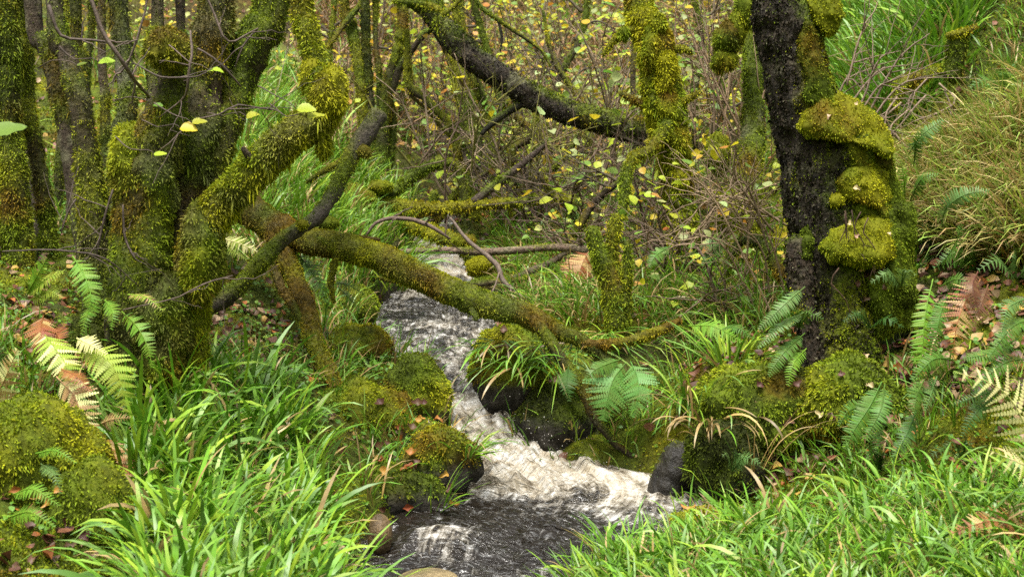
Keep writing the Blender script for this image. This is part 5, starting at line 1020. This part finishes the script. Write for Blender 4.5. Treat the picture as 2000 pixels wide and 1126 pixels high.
for k, (x0, y0, lab, cl) in enumerate(((540, 160, 'pale feathery fern on the far left bank above the grass', 'bright'), (585, 190, 'second pale fern lower on the far left bank', 'lime'), (680, 160, 'yellowed fern on the brown far slope', 'cream'), (1240, 400, 'green fern on the bank behind the shaggy tree', 'green'), (1100, 440, 'fern clump on the bank right of the mossy logs', 'green'), (1320, 560, 'fern in the shade right of the three-pronged stump', 'green'), (1760, 560, 'low fern behind the right-hand moss column', 'blue'), (1880, 900, 'dark fern half hidden in the right foreground grass', 'dark'), (1720, 920, 'fern at the back edge of the right foreground grass', 'dark'), (1430, 920, 'small fern in the dark undercut bank', 'blue'), (300, 880, 'fern sprig among the left foreground grass', 'green'), (1850, 330, 'fern drooping from the dry grass above the moss shelves', 'blue'), (1955, 290, 'fern on the dry grass slope at the right edge', 'green'), (1905, 530, 'fern above the rusty bracken', 'green'), (1985, 545, 'fern at the right edge behind the rusty bracken', 'blue'), (1810, 480, 'fern between the moss column and the litter slope', 'green'), (1960, 180, 'small fern high on the upper right slope', 'green'), (1700, 640, 'fern in the shade right of the big dark trunk', 'dark'), (1560, 640, 'fern between rush rosette and the big dark trunk', 'green'))):
    b, _ = ray(x0, y0); dd = float(proj(b[None])[2][0]); f = empty('fern', b, lab, 'fern'); s = 45 * 6.0 / dd * (1.2 if dd > 8 else 1) * (1.45 if x0 > 1780 and y0 < 600 else 1)
    for q_ in range(4):
        a_ = math.radians(random.uniform(20, 160)); e = (x0 + s * 1.3 * math.cos(a_), y0 - s * 0.9 * math.sin(a_)); mid = ((x0 + e[0]) / 2, (y0 + e[1]) / 2 - s * 0.25)
        frond(f, [(x0, y0), mid, (e[0] + 8 * math.cos(a_), e[1] + s * 0.3)], s * 0.34, cl, 'lobed', 13, joined=True, d0=dd - 0.03)

# ------------------------------------------------------------------ LEAVES on twigs, SHRUBS
HLC = dict(yellow=(0.60, 0.47, 0.025), lime=(0.38, 0.46, 0.030), green=(0.15, 0.26, 0.030), pale=(0.36, 0.42, 0.16), orange=(0.50, 0.22, 0.03))
HLM = {k: attr_mat('hazel_leaf_' + k, 0.45, 0.35, 0.42, 0, 1, 0.15, 40, 0.5, v) for k, v in HLC.items()}
def hazel_leaf_mesh(name, mat, seed, dead=False):
    r = random.Random(seed); n = 14; V = [(0, 0, 0)]; 
    prof = []
    for k in range(n + 1):
        t = k / n; prof.append((t, 0.46 * math.sin(math.pi * min(1, t ** 0.8)) ** 0.75 * (1.0 - 0.25 * t) + (0.025 if k % 2 else 0) * (0 < k < n)))
    V = []; fold = r.uniform(0.1, 0.45); curl = r.uniform(-0.5, 0.3)
    if dead: fold = r.choice((-0.7, 0.6, 0.9)); curl = r.choice((-1.2, 0.9, 1.3)); prof = [(t, h * (0.62 + 0.25 * math.sin(9 * t + seed))) for t, h in prof]
    for t, h in prof:
        z = curl * (t - 0.5) ** 2 * 1.2
        V += [(t, -h, z + h * fold + r.uniform(-.02, .02)), (t, 0, z), (t, h, z + h * fold + r.uniform(-.02, .02))]
    Q = []
    for k in range(n):
        o = 3 * k; Q += [(o, o + 1, o + 4, o + 3), (o + 1, o + 2, o + 5, o + 4)]
    mb = MB(); mb.add(np.array(V), np.array(Q), None, (0.2, 0.3, 0.05)); return mb.mesh(name, mat)
HL = {k: [hazel_leaf_mesh('hazel_leaf_' + k, m_, q_ * 7 + len(k)) for q_ in range(3)] for k, m_ in HLM.items()}
def leaf_obj(parent, p, size, colr, nrm=None, az=None, name='leaf'):
    o = bpy.data.objects.new(name, random.choice(HL[colr])); COL.objects.link(o)
    N = norm(np.array((0, -0.25, 1.0)) + RNG.normal(0, 0.45, 3)) if nrm is None else norm(np.asarray(nrm, float) + RNG.normal(0, 0.12, 3))
    az = random.uniform(0, 6.28) if az is None else az; a = np.array((math.cos(az), math.sin(az), -0.15)); X = norm(a - N * (a @ N)); Y = np.cross(N, X)
    M = Matrix.Identity(4)
    base = WLOC.get(parent.name, np.zeros(3)) if parent is not None else np.zeros(3)
    for r in range(3): M[r][0] = X[r] * size; M[r][1] = Y[r] * size; M[r][2] = N[r] * size; M[r][3] = p[r] - base[r]
    if parent is not None: o.parent = parent
    o.matrix_basis = M; return o
for px, py, d, s, cl in ((192, 122, 4.85, 34, 'lime'), (404, 136, 4.85, 34, 'lime'), (352, 250, 4.78, 36, 'yellow'), (375, 240, 4.78, 30, 'lime'), (300, 302, 4.78, 26, 'lime'), (-25, 268, 3.9, 78, 'green'), (580, 212, 4.9, 38, 'lime'), (600, 230, 4.9, 36, 'lime'), (480, 228, 4.9, 28, 'lime'), (300, 205, 5.0, 22, 'green'), (150, 130, 5.4, 22, 'green')):
    leaf_obj(A, P(px, py, d), s * d / F, cl, nrm=(0, -0.5, 1.0), az=random.uniform(-0.5, 0.5))
    if d > 4: twig('leaf_stalk', [(px, py, d, 1.5), (px - 12, py - 9, d, 1.8), (px - 30 - random.uniform(0, 20), py - 12 + random.uniform(-14, 14), d + 0.02, 2.2), (px - 75, py - random.uniform(-10, 50), d + 0.1, 3)], A, (0.09, 0.065, 0.05), 0)
twig('twig', [(-80, 200, 3.95, 4), (-50, 240, 3.9, 5), (-22, 270, 3.9, 3)], A, (0.1, 0.07, 0.05), 1, 0.1)

def shrub(px, py, d, label, height, spread, nst, nobj, njoin, pal, tcol=(0.16, 0.12, 0.075), name='hazel_shrub', group='hazel shrubs on the far slope', lsize=(0.055, 0.095), sub=9, lean=(0, 0, 0)):
    g = P(px, py, d); g[2] = float(H(g[0], g[1])) - 0.03
    s = empty(name, g, label, 'shrub', group); tips = []
    for k in range(nst):
        a_ = random.uniform(0, 6.28); sp = spread * random.uniform(0.3, 1.0); hh = height * random.uniform(0.6, 1.1)
        e = np.array((math.cos(a_) * sp, math.sin(a_) * sp, hh)) + np.array(lean) * random.uniform(0.5, 1.2); p0 = np.zeros(3)
        pts = [np.r_[g + p0, 0.011 * random.uniform(0.7, 1.3)], np.r_[g + e * (0.25, 0.25, 0.4) + RNG.normal(0, 0.05, 3), 0.008], np.r_[g + e * (0.6, 0.6, 0.78) + RNG.normal(0, 0.07, 3), 0.006], np.r_[g + e, 0.002]]
        o, t_ = twig('stem', pts, s, tcol, sub, 0.34, metric=True, droop=0.1); tips += t_
    tips = np.array(tips); keys = list(pal.keys()); wts = list(pal.values())
    def spot():
        t = tips[random.randrange(len(tips))]; return t + RNG.normal(0, 0.035, 3)
    for k in range(nobj): leaf_obj(s, spot(), random.uniform(*lsize), random.choices(keys, wts)[0])
    njoin = int(njoin * 2.6)
    if njoin:
        p = np.array([spot() + RNG.normal(0, 0.08, 3) for _ in range(njoin)]); c = np.array([HLC[random.choices(keys, wts)[0]] for _ in range(njoin)]) * RNG.uniform(0.7, 1.2, (njoin, 1))
        N = norm(np.array((0, -0.2, 1.0)) + RNG.normal(0, 0.5, (njoin, 3))); mb = MB()
        mb.add(*leaf_arr(p, N, RNG.uniform(0, 6.28, njoin), RNG.uniform(lsize[0] * 0.8, lsize[1] * 0.95, njoin), RNG.uniform(0, 0.4, njoin), RNG.uniform(-0.4, 0.2, njoin), c, 0.85))
        tag(mb.build('foliage', M_LEAF, s, g), kind='stuff')
    return s
YL = dict(yellow=4, lime=4, green=2, pale=1, orange=1); LG = dict(yellow=1.2, lime=4, green=3, pale=3)
for a_ in ((690, 330, 11.5, 'yellow-leaved shrub behind the upright stems left of centre', 1.1, 0.5, 5, 16, 26, YL), (800, 290, 12.5, 'golden shrub left of the dark fallen trunk', 1.3, 0.6, 6, 22, 40, YL), (880, 300, 13.0, 'yellow shrub under the upper end of the dark fallen trunk', 1.4, 0.7, 6, 22, 46, YL), (960, 300, 13.5, 'yellow shrub directly behind the dark fallen trunk', 1.6, 0.8, 7, 26, 60, YL),
            (1050, 300, 13.0, 'yellow-green shrub above the middle of the dark fallen trunk', 1.6, 0.8, 7, 26, 60, YL), (1130, 320, 11.5, 'lime-leaved shrub above the lower end of the dark trunk', 1.5, 0.6, 6, 24, 40, LG), (1190, 330, 10.2, 'pale green-leaved shrub just left of the shaggy mossy tree', 1.3, 0.6, 6, 26, 30, LG), (1380, 300, 9.6, 'green-leaved shrub just right of the shaggy mossy tree', 1.2, 0.6, 6, 24, 30, LG),
            (1100, 150, 16.0, 'distant yellow shrub at top centre', 1.6, 1.0, 6, 10, 70, YL), (920, 130, 16.5, 'distant yellow shrub at top, left of centre', 1.6, 1.0, 6, 10, 70, YL), (1280, 140, 14.5, 'distant yellow-green shrub behind the shaggy mossy tree', 1.5, 0.9, 6, 10, 60, YL), (1400, 120, 13.0, 'distant lime shrub between shaggy tree and big dark tree', 1.4, 0.8, 6, 12, 50, LG), (730, 140, 15.0, 'distant golden shrub at top, behind the upright stems', 1.5, 0.9, 6, 10, 60, YL), (560, 120, 13.0, 'sparse yellow shrub at top left of centre beyond the curved limb', 1.2, 0.7, 4, 10, 26, YL), (820, 60, 18.0, 'farthest pale yellow shrub at the top edge', 1.8, 1.2, 6, 6, 80, YL), (1180, 60, 18.0, 'farthest shrub at the top edge right of centre', 1.8, 1.2, 6, 6, 80, YL)):
    shrub(*a_)
shrub(1060, 420, 9.4, 'low tangle of twigs and pale leaves right of the mossy logs', 0.7, 0.7, 7, 14, 10, LG, (0.13, 0.09, 0.07), group='hazel shrubs by the upper stream')
shrub(950, 380, 10.4, 'low twiggy shrub in the shade under the saplings', 0.8, 0.7, 7, 14, 12, LG, (0.10, 0.07, 0.05), group='hazel shrubs by the upper stream')
shrub(1150, 400, 8.9, 'low leafy shrub left of the hanging mossy branch', 0.8, 0.6, 6, 18, 8, LG, (0.13, 0.09, 0.06), group='hazel shrubs by the upper stream')
shrub(1290, 440, 8.0, 'pale-leaved twigs beneath the shaggy mossy tree', 0.6, 0.5, 6, 14, 4, LG, (0.13, 0.09, 0.06), group='hazel shrubs by the upper stream')

# more leafy twigs over the steep bank right of the stream
for a_ in ((1120, 470, 8.3, 'low yellow-leaved twigs above the dead branch, left of the stump', 0.45, 0.5, 6, 14, 6, LG), (1270, 520, 7.5, 'leafy twigs drooping right of the three-pronged stump', 0.5, 0.45, 6, 14, 6, LG), (1350, 480, 7.4, 'leafy twigs on the steep bank under the bare tangle', 0.5, 0.5, 6, 14, 8, YL), (1420, 600, 6.6, 'small leafy twigs above the rush rosette', 0.35, 0.4, 5, 8, 4, LG), (1020, 450, 9.6, 'low leafy twigs beyond the bright green mossy log', 0.5, 0.5, 6, 12, 8, YL), (900, 400, 11.0, 'twiggy yellow shrub at the head of the upper fall', 0.8, 0.7, 7, 14, 20, YL)):
    shrub(*a_, (0.13, 0.09, 0.06), group='leafy twigs on the right bank', lsize=(0.04, 0.07))
for k, (x0, y0, x1, y1, dd, lab) in enumerate(((1010, 300, 905, -60, 12.5, 'slim dark stem leaning left behind the middle of the dark fallen trunk'), (1080, 290, 1150, -60, 12.0, 'slim stem leaning right above the middle of the dark fallen trunk'), (1150, 300, 1060, 20, 11.0, 'arched mossy stem left of the shaggy tree crown'), (820, 300, 760, -60, 12.5, 'thin pale stem behind the clump of upright stems'), (1390, 330, 1340, -60, 10.0, 'mossy stem just right of the shaggy tree'), (1000, 420, 1130, 260, 9.8, 'low mossy limb slanting right beneath the dark fallen trunk'), (840, 420, 1000, 300, 10.2, 'low mossy limb rising over the head of the upper fall'), (1160, 470, 1060, 330, 8.8, 'crooked low limb rising left from the bank by the stump'), (620, 330, 660, -60, 11.5, 'slim dark stem beyond the elbow of the curved limb'), (1120, 420, 1250, 330, 8.4, 'bright mossy limb slanting up right towards the shaggy tree'), (1400, 420, 1310, 250, 8.2, 'bright mossy limb leaning on the right side of the shaggy tree'), (1080, 350, 980, 150, 10.6, 'mossy limb leaning left under the middle of the dark fallen trunk'), (880, 360, 990, 200, 10.4, 'mossy limb crossing behind the crooked saplings'), (1440, 330, 1390, 40, 9.0, 'mossy stem left of the trunk behind bare twigs'))):
    t_ = tree('mossy_sapling', x0, y0, dd, lab, 'sapling', 'saplings in the middle distance'); w0 = random.uniform(13, 18); jx = random.uniform(-30, 30)
    limb('stem', [(x0, y0 + 40, dd, w0 * 1.2), (x0 + (x1 - x0) * .3 + jx, y0 + (y1 - y0) * .3, dd, w0), (x0 + (x1 - x0) * .65 - jx * .6, y0 + (y1 - y0) * .65, dd, w0 * .8), (x1, y1, dd, w0 * .4)], t_, 0.6, 0.1, BARK, dens=8000, ml=0.016)
    for q_ in range(3):
        f = random.uniform(0.35, 0.8); bx, by = x0 + (x1 - x0) * f + jx * (0.6 - f), y0 + (y1 - y0) * f; sg = random.choice((-1, 1))
        twig('branch', [(bx, by, dd, w0 * .45), (bx + sg * 35, by - random.uniform(0, 40), dd, w0 * .3), (bx + sg * random.uniform(60, 110), by - random.uniform(-10, 80), dd, 2)], t_, (0.07, 0.055, 0.03), 7, 0.35)

# bare twigs between the shaggy tree and the big dark tree
bt = empty('bare_shrub', P(1490, 620, 6.6), 'tangle of fine pale bare twigs left of the big dark tree', 'shrub'); tips = []
for k in range(12):
    x0, y0 = random.uniform(1440, 1540), random.uniform(420, 640); x1, y1 = random.uniform(1290, 1440), random.uniform(190, 560); d0 = random.uniform(6.2, 6.9)
    o, t_ = twig('stem', [(x0, y0, d0, 5), ((x0 + x1) / 2 + random.uniform(-30, 40), (y0 + y1) / 2 - random.uniform(20, 90), d0 - 0.1, 4), (x1, y1, d0 - 0.15, 2)], bt, (0.24, 0.17, 0.10), 9, 0.3); tips += t_
for k in range(26):
    t = random.choice(tips); leaf_obj(bt, t, random.uniform(0.035, 0.06), random.choice(('lime', 'yellow', 'pale', 'lime', 'green')))
bt4 = empty('bare_shrub', P(980, 420, 10.0), 'fine pale and mossy twigs arching over the upper stream behind the mossy logs', 'shrub'); tips = []
for k in range(20):
    x0, y0 = random.uniform(780, 1230), random.uniform(330, 450); x1, y1 = x0 + random.uniform(-170, 170), random.uniform(90, 330); d0 = random.uniform(8.9, 10.4)
    o, t_ = twig('stem', [(x0, y0, d0, 5), ((x0 * 2 + x1) / 3 + random.uniform(-25, 25), (y0 * 2 + y1) / 3 - random.uniform(10, 50), d0 - 0.1, 4.5), ((x0 + x1 * 2) / 3, (y0 + y1 * 2) / 3 - random.uniform(10, 50), d0 - 0.1, 3.5), (x1, y1, d0 - 0.15, 2)], bt4, random.choice(((0.27, 0.20, 0.13), (0.16, 0.15, 0.03), (0.12, 0.08, 0.05))), 10, 0.36); tips += t_
for k in range(30): leaf_obj(bt4, random.choice(tips), random.uniform(0.04, 0.065), random.choice(('lime', 'yellow', 'pale', 'lime', 'green')))
bt2 = empty('bare_shrub', P(1440, 250, 8.6), 'upright pale bare twigs at top between the shaggy tree and the big dark tree', 'shrub'); tips = []
for k in range(12):
    x0, y0 = random.uniform(1350, 1520), random.uniform(250, 360); x1, y1 = x0 + random.uniform(-120, 60), random.uniform(-60, 130); d0 = random.uniform(7.6, 8.6)
    o, t_ = twig('stem', [(x0, y0, d0, 4), ((x0 + x1) / 2 + random.uniform(-20, 20), (y0 + y1) / 2, d0, 4), (x1, y1, d0, 2)], bt2, (0.22, 0.15, 0.09), 8, 0.35); tips += t_
for k in range(26): leaf_obj(bt2, random.choice(tips), random.uniform(0.035, 0.06), random.choice(('lime', 'yellow', 'pale', 'lime', 'green')))
bt3 = empty('bare_shrub', P(1700, 180, 7.0), 'pale bare twigs arching right behind the big dark tree', 'shrub')
for k in range(7):
    x0, y0 = random.uniform(1630, 1700), random.uniform(160, 260); x1, y1 = x0 + random.uniform(40, 160), y0 - random.uniform(-60, 160); d0 = random.uniform(6.6, 7.1)
    twig('stem', [(x0, y0, d0, 5), ((x0 + x1) / 2, (y0 + y1) / 2 - 30, d0, 4), (x1, y1, d0, 2)], bt3, (0.18, 0.13, 0.09), 6, 0.3)
dt = empty('dead_twigs', P(1830, 200, 7.0), 'curled dead twigs below the mossy branch on the right slope', 'twig')
for k in range(7):
    x0, y0 = random.uniform(1740, 1860), random.uniform(150, 220); twig('stem', [(x0, y0, 7.0, 4), (x0 + random.uniform(-50, 30), y0 + 40, 6.95, 4), (x0 + random.uniform(-80, 40), y0 + random.uniform(50, 110), 6.9, 2)], dt, (0.22, 0.16, 0.11), 5, 0.2)
gt = empty('brushwood', P(1000, 430, 9.5), 'criss-crossed dead sticks lying on the bank above the mossy logs', 'twig')
for k in range(26):
    x0, y0 = random.uniform(760, 1200), random.uniform(270, 440); g, dd = G(x0, y0); a_ = random.uniform(0, 6.28); L = random.uniform(0.4, 1.1); e = np.array((math.cos(a_) * L, math.sin(a_) * L * 0.6, random.uniform(0.0, 0.45)))
    twig('stick', [np.r_[g + (0, 0, .02), .007], np.r_[g + e * .5 + (0, 0, .06), .006], np.r_[g + e, .003]], gt, random.choice(((0.2, 0.14, 0.1), (0.08, 0.055, 0.04), (0.13, 0.09, 0.06))), 5, 0.3, metric=True)

# ------------------------------------------------------------------ FALLEN LEAVES one can point at
FLC = dict(rust=(0.33, 0.130, 0.028), brown=(0.11, 0.055, 0.030), gold=(0.55, 0.34, 0.04), pale=(0.45, 0.31, 0.18))
for k_, v_ in FLC.items():
    m_ = attr_mat('fallen_leaf_' + k_, 0.55, 0.4, 0.15, 0, 1, 0.3, 40, 0.5, v_); HL['f' + k_] = [hazel_leaf_mesh('fallen_leaf_' + k_, m_, q_ * 3 + 50, True) for q_ in range(5)]
def fallen(lab, group, cl, spots, s=(0.035, 0.055)):
    ORD = ('leftmost', 'second from left', 'third from left', 'fourth from left', 'fifth from left', 'sixth from left', 'seventh from left', 'eighth from left', 'ninth from left', 'tenth from left', 'eleventh from left', 'twelfth from left', 'thirteenth from left', 'fourteenth from left', 'fifteenth from left', 'sixteenth from left')
    base_lab = lab
    for q_, (px, py) in enumerate(sorted(spots)):
        lab = base_lab + ', ' + (ORD[q_] if q_ < len(spots) - 1 or len(spots) == 1 else 'rightmost'); b, nr = ray(px, py); o = leaf_obj(None, b + nr * 0.012, random.uniform(*s), 'f' + cl, nrm=nr + np.array((0, -0.3, 0.3)), name='fallen_leaf'); tag(o, lab, 'leaf', group)
def around(cx, cy, rx, ry, n): return [(cx + random.uniform(-rx, rx), cy + random.uniform(-ry, ry)) for _ in range(n)]
fallen('rust-orange fallen leaf on the mossy boulders left of the fall', 'orange leaves left of the fall', 'rust', around(810, 870, 75, 70, 13) + [(806, 985), (870, 985)])
fallen('brown fallen leaf on the mossy boulders left of the fall', 'brown leaves left of the fall', 'brown', around(790, 840, 70, 70, 8) + [(880, 945)])
fallen('dark brown fallen leaf in the litter under the leaning branch', 'brown leaves under the leaning branch', 'brown', around(490, 635, 70, 40, 16))
fallen('rust fallen leaf in the litter under the leaning branch', 'rust leaves under the leaning branch', 'rust', around(440, 690, 60, 40, 6))
fallen('brown fallen leaf on the tall boulder right of the fall', 'leaves on the tall boulder', 'brown', [(985, 640), (990, 700), (970, 690), (1060, 740), (1080, 745)])
fallen('gold fallen leaf at the near right edge of the pool', 'gold leaves by the pool', 'gold', [(1258, 1013), (1225, 1030), (1360, 995)], (0.05, 0.07))
fallen('pale dead leaf lying on the moss shelves of the big dark tree', 'leaves on the moss shelves', 'pale', [(1618, 235), (1672, 205), (1658, 448), (1670, 462), (1730, 455), (1665, 365), (1690, 520)], (0.022, 0.034))
fallen('brown curled leaf caught in the trunk hollow of the big dark tree', 'leaves in the trunk hollow', 'brown', around(1700, 560, 30, 30, 8), (0.025, 0.04))
fallen('orange fallen leaf lying in the right foreground grass', 'orange leaves in the right grass', 'gold', [(1620, 990), (1560, 1100), (1280, 1110), (1345, 1120)])
fallen('brown fallen leaf in the left foreground grass', 'leaves in the left grass', 'brown', [(485, 937), (607, 962), (440, 800), (380, 840)])
fallen('brown fallen leaf on the litter-strewn right slope', 'brown leaves on the right slope', 'brown', around(1880, 470, 100, 80, 16))
fallen('orange fallen leaf on the litter-strewn right slope', 'orange leaves on the right slope', 'rust', around(1880, 400, 90, 100, 9))
fallen('brown fallen leaf on golden moss below the big dark tree', 'leaves on the golden moss', 'brown', around(1600, 770, 130, 60, 12))
fallen('pale fallen leaf on golden moss below the big dark tree', 'pale leaves on the golden moss', 'pale', around(1600, 760, 140, 70, 6))
fallen('dark dead leaf at the bottom left corner beneath the moss mound', 'leaves in the bottom left corner', 'brown', around(90, 1070, 80, 45, 10), (0.04, 0.06))
fallen('rust dead leaf on the lower left moss mound', 'rust leaves on the left mound', 'rust', around(60, 960, 60, 60, 5), (0.03, 0.05))
